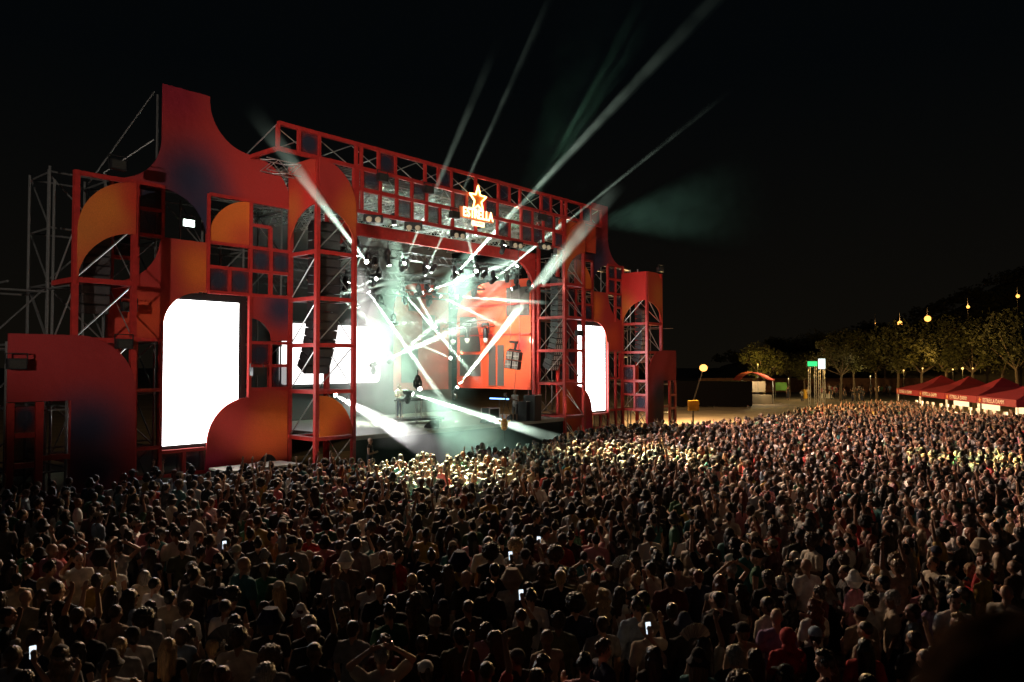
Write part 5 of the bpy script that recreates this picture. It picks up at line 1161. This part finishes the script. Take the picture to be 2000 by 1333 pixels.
# mast lamp right of the stage
b0 = gp(1354, 830); top = at(1374, 719, b0.y)
ml = thing('lamp_mast', 'leaning lamp mast with yellow box right of the stage, bright orange lamp on top', 'lamp mast', b0)
bx = at(1354, 792, b0.y)
m = MB(); m.tube(b0, (b0.x, b0.y, bx.z - .3), .07); m.build('post', M_BLACK, ml)
m = MB(); m.box(bx.x - .42, bx.x + .42, bx.y - .3, bx.y + .3, bx.z - .45, bx.z + .4); m.build('yellow_box', pmat('yellow_plastic', (.55, .33, .03), .5), ml)
m = MB(); m.tube((bx.x, bx.y, bx.z + .4), top, .05); m.build('mast', M_STEEL, ml)
m = MB(); m.ell(top, (.34, .34, .3), 14, 9); m.build('globe', emat('lamp_mast_globe', (1, .42, .09), 1.7), ml, smooth=True)
lamp('lamp_light', 'POINT', top + V((.1, .3, .5)), 15000, (1, .6, .25), size=.25, parent=ml)
# lamps among the trees
def park_lamp(px, py, Y, e, label, col=(1, .55, .14), rr=.16):
    p = at(px, py, Y); r_ = thing('park_lamp', label, 'park lamp', (p.x, p.y, 0), 'lamps hung among the park trees')
    m = MB(); m.tube((p.x, p.y, 0), (p.x, p.y, p.z), .025, 6); m.build('pole', M_BLACK, r_)
    m = MB(); m.ell(p, (rr * .5, rr * .5, rr * .5), 12, 8); m.build('globe', emat('lamp_park', col, 1.6), r_, smooth=True)
    if e: lamp('lamp_light', 'POINT', p + V((-.1, -.5, .1)), e * .21, col, size=.3, parent=r_)
park_lamp(1480, 712, 100, 2600, 'park lamp inside the yellow lit tree by the food stall', (1, .66, .14))
park_lamp(1880, 720, 84, 1500, 'brightest lamp in the trees behind the tents', (1, .6, .15), .24)
park_lamp(1861, 722, 84, 0, 'second small lamp left of the brightest one behind the tents')
park_lamp(1900, 720, 86, 300, 'small lamp right of the brightest one behind the tents')
park_lamp(1802, 720, 92, 1100, 'small lamp in the branches above the farthest tent')
park_lamp(1765, 724, 92, 900, 'left lamp of the string above the strolling people')
park_lamp(1590, 733, 112, 900, 'low lamp behind the green sign', (1, .62, .22), .1)
park_lamp(1700, 735, 106, 1300, 'low lamp behind the strolling people', (1, .72, .3), .12)
park_lamp(1540, 740, 110, 900, 'low lamp at the park entrance', (1, .66, .25), .12)
# signs on masts
def mast_sign(px, py, Y, w, h, col, es, label, name='lit_sign'):
    p = at(px, py, Y); r_ = thing(name, label, 'lit sign', (p.x, p.y, 0), 'lit signs on masts')
    m = MB(); m.box(p.x - w / 2, p.x + w / 2, Y, Y + .2, p.z - h / 2, p.z + h / 2); m.build('case', M_BLACK, r_)
    m = MB(); m.box(p.x - w / 2 + .06, p.x + w / 2 - .06, Y - .02, Y, p.z - h / 2 + .06, p.z + h / 2 - .06); m.build('panel', emat('lamp_sign', col, es), r_)
    for s in (-1, 1):
        m = MB(); x = p.x + s * w * .28; m.tube((x - .12, Y + .1, 0), (x - .1, Y + .1, p.z - h / 2), .05, 5); m.tube((x + .12, Y + .1, 0), (x + .1, Y + .1, p.z - h / 2), .05, 5)
        for k in range(10): m.tube((x - .12, Y + .1, k * .45), (x + .12, Y + .1, k * .45 + .22), .025, 4)
        m.build('mast', M_ALU, r_)
    return r_, p
mast_sign(1587, 711, 96, 1.35, .72, (.05, .85, .22), .7, 'wide green lit sign on lattice masts before the trees')
sg, sp_ = mast_sign(1605, 711, 95, .95, 1.35, (.85, 1, .97), 1.2, 'upright white lit sign on lattice masts beside the green one')
m = MB(); [m.box(sp_.x - .22 + k * .2, sp_.x - .14 + k * .2, 94.96, 94.975, sp_.z - .4, sp_.z - .22) for k in (0, 1.3)]; m.build('print', pmat('sign_print', (.2, .2, .3), .6), sg)
fb = gp(1613, 778); ft = at(1605, 668, fb.y)
fp = thing('flagpole', 'pale flagpole with limp flag on a white wedge base', 'flagpole', fb)
m = MB(); m.hexa([V((fb.x - 1, fb.y - .5, 0)), V((fb.x + 1, fb.y - .5, 0)), V((fb.x + 1, fb.y + .5, 0)), V((fb.x - 1, fb.y + .5, 0)), V((fb.x - .6, fb.y - .3, .7)), V((fb.x + .6, fb.y - .3, .7)), V((fb.x + .6, fb.y + .3, .7)), V((fb.x - .6, fb.y + .3, .7))]); m.build('base', M_WHITE, fp)
m = MB(); m.tube((fb.x, fb.y, .6), ft, .06, 8); m.build('pole', M_WHITE, fp)
m = MB(); q0 = V((fb.x, fb.y, .6)).lerp(ft, .93); m.add([q0, q0 + V((.3, .05, -.1)), q0 + V((.45, -.05, -.9)), q0 + V((.12, .05, -1.5)), q0 + V((.1, 0, -1.4))], [(0, 1, 2, 3, 4)]); m.build('flag', pmat('flag_cloth', (.3, .08, .05), .8), fp)
# container, stall, bin
M_BOXB = pmat('container_paint', (.003, .003, .004), 1.0); M_BOXB.node_tree.nodes['Principled BSDF'].inputs['Specular IOR Level'].default_value = .02
ct = thing('container', 'long black equipment container standing right of the stage', 'container', at(1400, 780, 96).xy.to_3d())
cx0, cx1 = (1318 - 1000) / FPX * 92, (1468 - 1000) / FPX * 92
m = MB(); m.box(cx0, cx1, 92, 95, .15, 3.1)
for k in range(34): m.box(cx0 + .2 + k * .27, cx0 + .32 + k * .27, 91.94, 92, .3, 3.0)
m.build('body', pmat('container_paint', (.003, .003, .004), .7), ct)
m = MB(); [m.box(x, x + .2, 92.1, 92.4, 0, .15) for x in (cx0 + .1, (cx0 + cx1) / 2, cx1 - .3)]; m.build('feet', M_BLACK, ct)
fs = thing('food_stall', 'food stall with curved red and yellow awning beside the black container', 'stall', ((1466 - 1000) / FPX * 99, 99, 0))
m = MB(); sx0 = (1440 - 1000) / FPX * 99; pts_ = [(sx0 + k * .45, 3.1 + 1.0 * sin(pi * (k / 10) ** .8)) for k in range(11)]
m.fpoly([(a, z + .06) for a, z in pts_] + [(a, z) for a, z in pts_[::-1]], 98, 101, lambda a, t, z: V((a, t, z))); m.build('awning', pmat('stall_awning', (.25, .03, .015), .7, noise_s=2), fs)
m = MB(); m.box(sx0 + 1.6, sx0 + 4.4, 99, 101, 0, 1.2); m.build('counter', pmat('stall_counter', (.12, .1, .07), .6), fs)
m = MB(); m.box(sx0 + 1.7, sx0 + 4.2, 100.9, 101, 1.5, 2.9); m.build('back_board', pmat('stall_board', (.22, .18, .12), .6), fs)
m = MB(); [m.tube((x, 98.2, 0), (x, 98.2, 3.1), .04, 6) for x in (sx0 + .3, sx0 + 4.3)]; m.build('poles', M_STEEL, fs)
lamp('lamp_light', 'POINT', V((sx0 + 3, 98.4, 2.7)), 320, (1, .8, .45), size=.2, parent=fs)
cn = thing('banner', 'green banner on posts behind the strolling people', 'banner', ((1525 - 1000) / FPX * 116, 116, 0))
m = MB(); a0, a1 = (1514 - 1000) / FPX * 116, (1536 - 1000) / FPX * 116; m.box(a0, a1, 116, 116.06, 1.2, 2.4); m.build('cloth', pmat('banner_cloth', (.1, .3, .06), .7), cn)
m = MB(); m.tube((a0, 116.1, 0), (a0, 116.1, 2.4), .05); m.tube((a1, 116.1, 0), (a1, 116.1, 2.4), .05); m.build('posts', M_STEEL, cn)
bi = thing('waste_bin', 'square yellow bin standing beside the slim sapling', 'bin', ((1571 - 1000) / FPX * 116, 115.5, 0)); m = MB(); m.box(bi.location.x - .35, bi.location.x + .35, 115.2, 115.8, 0, 1.25); m.build('body', pmat('yellow_plastic', (.55, .33, .03), .5), bi); m = MB(); m.box(bi.location.x - .38, bi.location.x + .38, 115.17, 115.83, 1.25, 1.36); m.build('lid', pmat('yellow_lid', (.45, .26, .03), .5), bi)
bw_ = thing('boundary_wall', 'low brown wall between the tree trunks', 'wall', (52, 140, 0)); m = MB(); m.box(34, 78, 140, 140.4, 0, 2.6); m.build('wall', pmat('brick_wall', (.16, .08, .045), .9, noise_s=2, noise_a=.4), bw_)

# ================================================================== red bar tents
M_TENT = pmat('tent_canvas', (.2, .008, .014), .7, noise_s=3, noise_a=.15)
TE = V((4.2, 25, 0)).normalized(); TN = V((TE.y, -TE.x, 0)); T0 = V((33.3, 50, 0))
def tp(a, b, z): return T0 + TE * a + TN * b + V((0, 0, z))
tl = ['nearest red bar tent, cut by the right edge', 'second red bar tent from the right edge', 'third red bar tent from the right edge', 'farthest red bar tent at the left end of the row']
for i, Yc in enumerate((54, 60, 66, 72)):
    ac = (Yc - 50) / TE.y; r_ = thing('bar_tent', tl[i], 'tent', tp(ac, 3, 0), 'red bar tents along the right side')
    hw = 3.0; m = MB(); zb = 2.8; pkz = 4.15
    c4 = [tp(ac - hw, 0, zb), tp(ac + hw, 0, zb), tp(ac + hw, 6, zb), tp(ac - hw, 6, zb)]; mid = [p.lerp(tp(ac, 3, zb), .62) + V((0, 0, .62)) for p in c4]; pk = tp(ac, 3, pkz)
    vs = c4 + mid + [pk]; m.add(vs, [(0, 1, 5, 4), (1, 2, 6, 5), (2, 3, 7, 6), (3, 0, 4, 7), (4, 5, 8), (5, 6, 8), (6, 7, 8), (7, 4, 8)]); m.build('canopy', M_TENT, r_)
    m = MB()
    for (a, b), (a2, b2) in (((ac - hw, -.02), (ac + hw, -.02)), ((ac - hw, -.02), (ac - hw, 6)), ((ac + hw, -.02), (ac + hw, 6)), ((ac - hw, 6), (ac + hw, 6))):
        m.bar(tp(a, b, 2.55), tp(a2, b2, 2.55), .04, .5)
    m.build('valance', M_TENT, r_)
    for a in (ac - hw + .08, ac + hw - .08):
        for b in (.1, 5.9): m = MB(); m.tube(tp(a, b, 0), tp(a, b, 2.8), .04, 6); m.build('leg', M_ALU, r_)
    text('ESTRELLA DAMM', .42, pmat('valance_print', (.8, .7, .6), .6), r_, 'valance_letters', tp(ac + .3, -.07, 2.55), -TE, (0, 0, 1), .004)
    star_ = [(.22 * (1 if k % 2 == 0 else .42) * cos(R(90 + 36 * k)), .22 * (1 if k % 2 == 0 else .42) * sin(R(90 + 36 * k))) for k in range(10)]
    m = MB(); m.fpoly(star_, -.075, -.068, lambda a, t, z, ac=ac: tp(ac + 2.45 - a, t, 2.55 + z)); m.build('valance_star', pmat('star_print', (.7, .3, .08), .6), r_)
    ctr = thing('bar_counter', 'lit bar counter under the %s' % tl[i].split(',')[0].replace('red bar ', 'red '), 'bar counter', tp(ac, 2, 0), 'bar counters under the tents')
    m = MB(); m.hexa([tp(ac - 2.7, 1.2, 0), tp(ac + 2.7, 1.2, 0), tp(ac + 2.7, 1.9, 0), tp(ac - 2.7, 1.9, 0), tp(ac - 2.7, 1.2, 1.1), tp(ac + 2.7, 1.2, 1.1), tp(ac + 2.7, 1.9, 1.1), tp(ac - 2.7, 1.9, 1.1)]); m.build('counter', pmat('bar_white', (.7, .66, .58), .5), ctr)
    for k in range(4):
        a = ac - 2.1 + k * 1.4; m = MB(); m.tube(tp(a, 1.5, 1.1), tp(a, 1.5, 1.55), .05, 8); m.bar(tp(a - .22, 1.5, 1.6), tp(a + .22, 1.5, 1.6), .1, .22); m.build('beer_tap', M_WHITE, ctr)
    m = MB(); m.hexa([tp(ac - 1.6, 4.6, 1.3), tp(ac + 1.6, 4.6, 1.3), tp(ac + 1.6, 4.7, 1.3), tp(ac - 1.6, 4.7, 1.3), tp(ac - 1.6, 4.6, 2.3), tp(ac + 1.6, 4.6, 2.3), tp(ac + 1.6, 4.7, 2.3), tp(ac - 1.6, 4.7, 2.3)]); m.build('menu_board', emat('lamp_menu', (1, .72, .36), .9), ctr)
    lamp('lamp_light', 'POINT', tp(ac, 2.4, 2.45), 420, (1, .66, .34), size=.2, parent=r_)

# ================================================================== on the stage
rs = thing('riser', 'low black rolling riser at the stage edge', 'riser', gp(812, 828, 2.0))
def G2(px, py, z): return gp(px, py, z)
ra, rb = G2(762, 832, 2.0), G2(868, 826, 2.0); rd = (rb - ra).normalized(); rn = V((-rd.y, rd.x, 0))
m = MB(); L = (rb - ra).length; m.hexa([ra + rn * b + rd * a + V((0, 0, z)) for z in (.18, .3) for a, b in ((0, 0), (L, 0), (L, 1.4), (0, 1.4))]); m.build('deck', M_BLACK, rs)
for a in (.2, L * .5, L - .2):
    m = MB(); m.cap(ra + rd * a + rn * .1 + V((0, -.03, .09)), ra + rd * a + rn * .1 + V((0, .03, .09)), .08, .08, 10, 1); m.build('wheel', M_STEEL, rs)
tb = thing('artist_table', 'tall table of mixing gear on the riser with tubular legs', 'table', ra + rd * (L * .42) + rn * .5 + V((0, 0, .3)))
tc_ = tb.location; m = MB(); m.hexa([tc_ + rd * a + rn * b + V((0, 0, z)) for z in (.92, .98) for a, b in ((-.7, -.35), (.7, -.35), (.7, .35), (-.7, .35))]); m.build('top', M_BLACK, tb)
for a in (-.6, .6):
    for b in (-.28, .28): m = MB(); m.tube(tc_ + rd * a + rn * b, tc_ + rd * a + rn * b + V((0, 0, .92)), .03); m.build('leg', M_ALU, tb)
for k in range(4): m = MB(); c = tc_ + rd * (-.5 + k * .33) + V((0, 0, .98)); m.hexa([c + rd * a + rn * b + V((0, 0, z)) for z in (0, .1) for a, b in ((-.14, -.2), (.14, -.2), (.14, .2), (-.14, .2))]); m.build('mixer', pmat('mixer_top', (.08, .08, .085), .3), tb)
s = spec(77); s.update(hair='short', hcol='dark brown', hat=None, col='beige', top='t-shirt', pose='hands_front', fem=False, glasses=False, h=1.02, lean=0)
pa = tc_ - rd * .15 + rn * .75; make_person(pa, s, atan2(rn.x * -1 * -1, -rn.y) * 1 if False else atan2(rn.x, -rn.y) , 'artist in beige t-shirt leaning over the table of gear on stage', 'people on the stage', z=pa.z)
s = spec(78); s.update(hair='short', hcol='brown', hat=None, col='grey', top='tank top', pose='hands_front', fem=False, glasses=False, h=1.0, bot='shorts', bcol='charcoal')
pb = gp(1006, 823, 2.0); make_person(pb, s, R(150), 'man in grey tank top and shorts standing at the right of the stage', 'people on the stage', z=2.0)
fc = thing('flight_case', 'pale edged flight case standing on the stage floor', 'flight case', gp(958, 819, 2.0)); c = fc.location
m = MB(); m.hexa([c + DU * a + DV * b + V((0, 0, z)) for z in (0, .65) for a, b in ((-.42, -.3), (.42, -.3), (.42, .3), (-.42, .3))]); m.build('body', M_BLACK, fc)
m = MB()
for z in (.02, .63):
    for b in (-.31, .31): m.bar(c + DU * -.43 + DV * b + V((0, 0, z)), c + DU * .43 + DV * b + V((0, 0, z)), .05)
for a in (-.43, .43):
    for b in (-.31, .31): m.bar(c + DU * a + DV * b, c + DU * a + DV * b + V((0, 0, .65)), .05)
m.build('edging', M_WHITE, fc)
for k, (px, h_, lb) in enumerate(((1024, 1.1, 'lower black stage box beside the far main tower'), (1040, 1.45, 'taller black stage box beside the far main tower'))):
    bx_ = thing('stage_box', lb, 'equipment case', gp(px, 822, 2.0), 'black boxes at the right of the stage'); c = bx_.location
    m = MB(); m.hexa([c + DU * a + DV * b + V((0, 0, z)) for z in (0, h_) for a, b in ((-.3, -.4), (.3, -.4), (.3, .4), (-.3, .4))]); m.build('body', M_BLACK, bx_)
    m = MB(); m.bar(c + DU * -.3 - DV * .42 + V((0, 0, h_)), c + DU * .3 - DV * .42 + V((0, 0, h_)), .04); m.build('edge', M_WHITE, bx_)
kb = thing('led_bar', 'blue lit bar on a stand deep on the right of the stage', 'stage light', gp(975, 812, 2.0)); c = kb.location
m = MB(); m.bar(c + V((-.6, .3, 1.05)), c + V((.6, .3, 1.0)), .07); m.build('tube', emat('lamp_blue_bar', (.15, .35, 1), 3), kb); m = MB(); m.tube(c + V((0, .3, 0)), c + V((0, .3, 1.0)), .02); m.build('stand', M_BLACK, kb)
tr = thing('camera_tripod', 'tall camera on a spindly tripod at the front right of the stage', 'tripod', gp(987, 822, 2.0)); c = tr.location
for a in (0, 2.1, 4.2): m = MB(); m.tube(c + V((.4 * cos(a), .4 * sin(a), 0)), c + V((0, 0, 1.3)), .018); m.build('leg', M_BLACK, tr)
m = MB(); m.bar(c + V((0, -.25, 1.45)), c + V((0, .2, 1.45)), .16, .2); m.tube(c + V((0, 0, 1.25)), c + V((0, 0, 1.4)), .05); m.cap(c + V((0, -.25, 1.45)), c + V((0, -.4, 1.45)), .06, .07, 10, 1); m.build('camera', M_BLACK, tr)
for k, (u, v) in enumerate(((5.0, .6), (7.4, .5), (11.6, .6), (13.6, .6))):
    mw = thing('floor_monitor', 'wedge monitor on the stage edge, %s from the left' % ordn[k], 'loudspeaker', W(u, v, 2), 'wedge monitors along the stage edge')
    m = MB(); m.add([W(u - .3, v, 2), W(u + .3, v, 2), W(u + .3, v + .5, 2), W(u - .3, v + .5, 2), W(u - .3, v, 2.38), W(u + .3, v, 2.38), W(u + .3, v + .42, 2.12), W(u - .3, v + .42, 2.12)], [(0, 3, 2, 1), (4, 5, 6, 7), (0, 1, 5, 4), (1, 2, 6, 5), (2, 3, 7, 6), (3, 0, 4, 7)]); m.build('body', M_BLACK, mw)
# pit: photographer, giraffe balloon, barrier, side platform
s = spec(79); s.update(hair='bald', hat=None, col='black', top='tank top', pose='hands_front', fem=False, glasses=False, h=1.04)
p = W(1.45, -1.8, .25); ph = make_person(p, s, atan2(-(9 - p.x), 30 - p.y), 'shaven photographer in black tank top standing in the pit with a camera', 'people in the pit', z=.25)
stp = thing('step', 'low black step under the photographer in the pit', 'step', (p.x, p.y, 0)); m = MB(); m.box(p.x - .4, p.x + .4, p.y - .3, p.y + .3, 0, .25); m.build('block', M_BLACK, stp)
gz = at(985, 829, 33.5)
gr = thing('giraffe_balloon', 'orange inflatable giraffe head held up over the front rows', 'balloon', (gz.x, gz.y, gz.z - .3))
M_GIR = pmat('giraffe_vinyl', (.62, .26, .02), .35, noise_s=9, noise_a=.5)
m = MB(); m.ell(gz, (.17, .17, .25), 16, 12); m.ell(gz + V((0, -.05, -.12)), (.15, .16, .15), 14, 10); m.build('head', M_GIR, gr, smooth=True)
for s_ in (-1, 1):
    m = MB(); m.tube(gz + V((.06 * s_, 0, .2)), gz + V((.085 * s_, 0, .34)), .018); m.ell(gz + V((.09 * s_, 0, .36)), (.035, .035, .035), 8, 6); m.build('horn', M_GIR, gr, smooth=True)
    m = MB(); m.ell(gz + V((.21 * s_, 0, .15)), (.07, .02, .04), 10, 6, Matrix.Rotation(-.5 * s_, 3, 'Y')); m.build('ear', M_GIR, gr, smooth=True)
m = MB(); m.tube(gz + V((0, 0, -.25)), gz + V((0, 0, -1.3)), .012); m.build('stick', M_BLACK, gr)
for k in range(6):
    u = -13.2 + k * 1.35
    b_ = thing('crowd_barrier', 'steel crowd barrier before the near facade, %s from the left' % ordn[k], 'barrier', W(u + .6, -1.35, 0), 'crowd barriers along the facade')
    m = MB(); m.path([W(u, -1.35, .1), W(u, -1.35, 1.1), W(u + 1.25, -1.35, 1.1), W(u + 1.25, -1.35, .1)], .03); m.build('frame', M_STEEL, b_)
    m = MB(); m.fbox(u + .03, u + 1.22, -1.36, -1.34, .12, 1.05); m.build('panel', pmat('barrier_sheet', (.1, .07, .07), .6, .4, noise_s=4), b_)
    m = MB(); m.tube(W(u + .1, -1.35, .3), W(u + .1, -.6, .05), .02); m.tube(W(u + 1.1, -1.35, .3), W(u + 1.1, -.6, .05), .02); m.build('feet', M_STEEL, b_)
pl = thing('side_platform', 'low platform with a pale front edge at the foot of the large disc panel', 'platform', W(-2.6, .6, 0))
m = MB(); m.fbox(-3.9, -.7, .1, 1.6, .98, 1.06); m.build('deck', pmat('platform_edge', (.4, .36, .3), .5), pl); m = MB(); m.fbox(-3.85, -.75, .13, 1.55, 0, .98); m.build('skirt', M_DARK, pl)
# fans in the crowd
def fan(p, r_, face, tilt, cols, label, a0=-60, a1=60):
    root = thing('hand_fan', label, 'hand fan', p, 'open hand fans in the crowd'); root.rotation_euler = (R(8), R(tilt), face)
    n = 18
    for i, c in enumerate(cols):
        m = MB(); k0, k1 = i * n // len(cols), (i + 1) * n // len(cols)
        for k in range(k0, k1):
            t0, t1 = R(a0 + (a1 - a0) * k / n), R(a0 + (a1 - a0) * (k + 1) / n); dz = .006 if k % 2 else -.006
            v8 = [V((sin(t) * rr, y, cos(t) * rr)) for y in (-.002, .002) for t, rr in ((t0, r_ * .38), (t1, r_ * .38), (t1, r_), (t0, r_))]
            m.hexa([v + V((0, dz, 0)) if j in (1, 2, 5, 6) else v - V((0, dz, 0)) for j, v in enumerate(v8)])
        me = m.mesh('leaf', c); o = bpy.data.objects.new('leaf', me); COL.objects.link(o); o.parent = root
    m = MB()
    for k in range(0, n + 1, 2): t = R(a0 + (a1 - a0) * k / n); m.tube((0, 0, 0), (sin(t) * r_ * .97, .004, cos(t) * r_ * .97), .003, 4)
    me = m.mesh('ribs', M_BLACK); o = bpy.data.objects.new('ribs', me); COL.objects.link(o); o.parent = root
fc_ = lambda n_, c: pmat('fan_' + n_, c, .6)
fan(at(1226, 1186, 11.8), .33, 0, 100, [fc_('red', (.6, .05, .03)), fc_('orange', (.7, .25, .03)), fc_('yellow', (.7, .6, .06)), fc_('green', (.1, .45, .12)), fc_('blue', (.06, .3, .55))][::-1], 'rainbow folding fan held open at shoulder height right of centre')
fan(at(1352, 1262, 9.9), .3, .5, 12, [fc_('white', (.55, .53, .5))], 'white folding fan held up by a raised arm at lower right')
fan(at(447, 1262, 10.2), .3, .2, -40, [fc_('dark blue', (.06, .08, .1))], 'dark folding fan spread low on the left', -75, 75)
fan(at(1652, 852, 44), .5, 0, -20, [fc_('white', (.55, .53, .5))], 'pale round fan above the far crowd, right one', -100, 100)
fan(at(1533, 862, 38), .42, .2, 0, [fc_('pinkish', (.6, .4, .38))], 'pink fan above the far crowd, left one', -80, 80)
fan(at(1640, 1035, 19), .32, 0, 0, [fc_('red stripe', (.5, .2, .2)), fc_('white', (.55, .53, .5))], 'red and white fan among the middle rows on the right')
fan(at(1216, 1108, 13.5), .22, .3, -30, [fc_('pale blue', (.35, .5, .6))], 'pale blue fan above the middle rows')
# the out-of-focus head just in front of the camera
s = spec(91); s.update(skin=(.1, .06, .04), hair='bob', hcol='brown', hat=None, col='black', top='t-shirt', pose='standing', fem=True, glasses=False, h=1.0)
hd_ = at(2000, 1420, .68); make_person(V((hd_.x, hd_.y, 0)), s, -.25, 'blurred person with bobbed hair right before the camera, cut by the corner', 'person beside the camera', z=hd_.z - 1.66)
M_MATTE = pmat('matte_hair', (.035, .02, .012), 1.0, noise_s=40, noise_a=.5); M_MATTE.node_tree.nodes['Principled BSDF'].inputs['Specular IOR Level'].default_value = 0
for o in PEOPLE[-1][0].children:
    if o.name.startswith(('hair', 'body')): o.material_slots[0].link = 'OBJECT'; o.material_slots[0].material = M_MATTE if o.name.startswith('hair') else pmat('matte_skin', (.09, .05, .035), .9)
m = MB(); m.box(-1.5, 2.4, -2.5, 1.7, hd_.z - 1.66 - .12, hd_.z - 1.66); vp = thing('viewing_platform', 'plank platform that the nearest person stands on', 'platform', (0, 0, 0)); m.build('deck', pmat('plank', (.2, .14, .08), .8), vp)
m = MB(); [m.box(x, x + .1, y, y + .1, 0, hd_.z - 1.79) for x in (-1.4, 2.2) for y in (-2.4, 1.5)]; m.build('legs', M_STEEL, vp)
# ================================================================== what the air takes light from: each shaft of haze from its own lamp
haze_obs = [o for o in SC.objects if o.type == 'MESH' and o.name.startswith(('stage_haze',))]
def receiver(name, obs):
    c = bpy.data.collections.new(name)
    for o in obs: c.objects.link(o)
    for co in c.collection_objects: co.light_linking.link_state = 'EXCLUDE'
    return c
all_beams = [b for _, b in BEAMOBS]
common = receiver('shafts_and_haze', all_beams + haze_obs)
common2 = receiver('shafts', all_beams)
beam_lamps = {l.name: b for l, b in BEAMOBS}
for o in list(SC.objects):
    if o.type == 'LIGHT' and o.name in beam_lamps:
        mine = beam_lamps[o.name]
        o.light_linking.receiver_collection = receiver('for_' + o.name, [b for b in all_beams if b is not mine and b not in WIDEOBS] + haze_obs)
    elif o.type == 'LIGHT' and o.name.startswith(('added_cloth_wash', 'haze_lamp')):
        o.light_linking.receiver_collection = common2
    elif o.type == 'LIGHT':
        o.light_linking.receiver_collection = common
    elif o.type == 'MESH' and any(s.material and s.material.name.startswith(('neon', 'white_led', 'lit_', 'beam_lens', 'backdrop_led', 'small_light', 'lamp_', 'warm_lens')) for s in o.material_slots):
        o.light_linking.receiver_collection = common
bpy.context.view_layer.update()
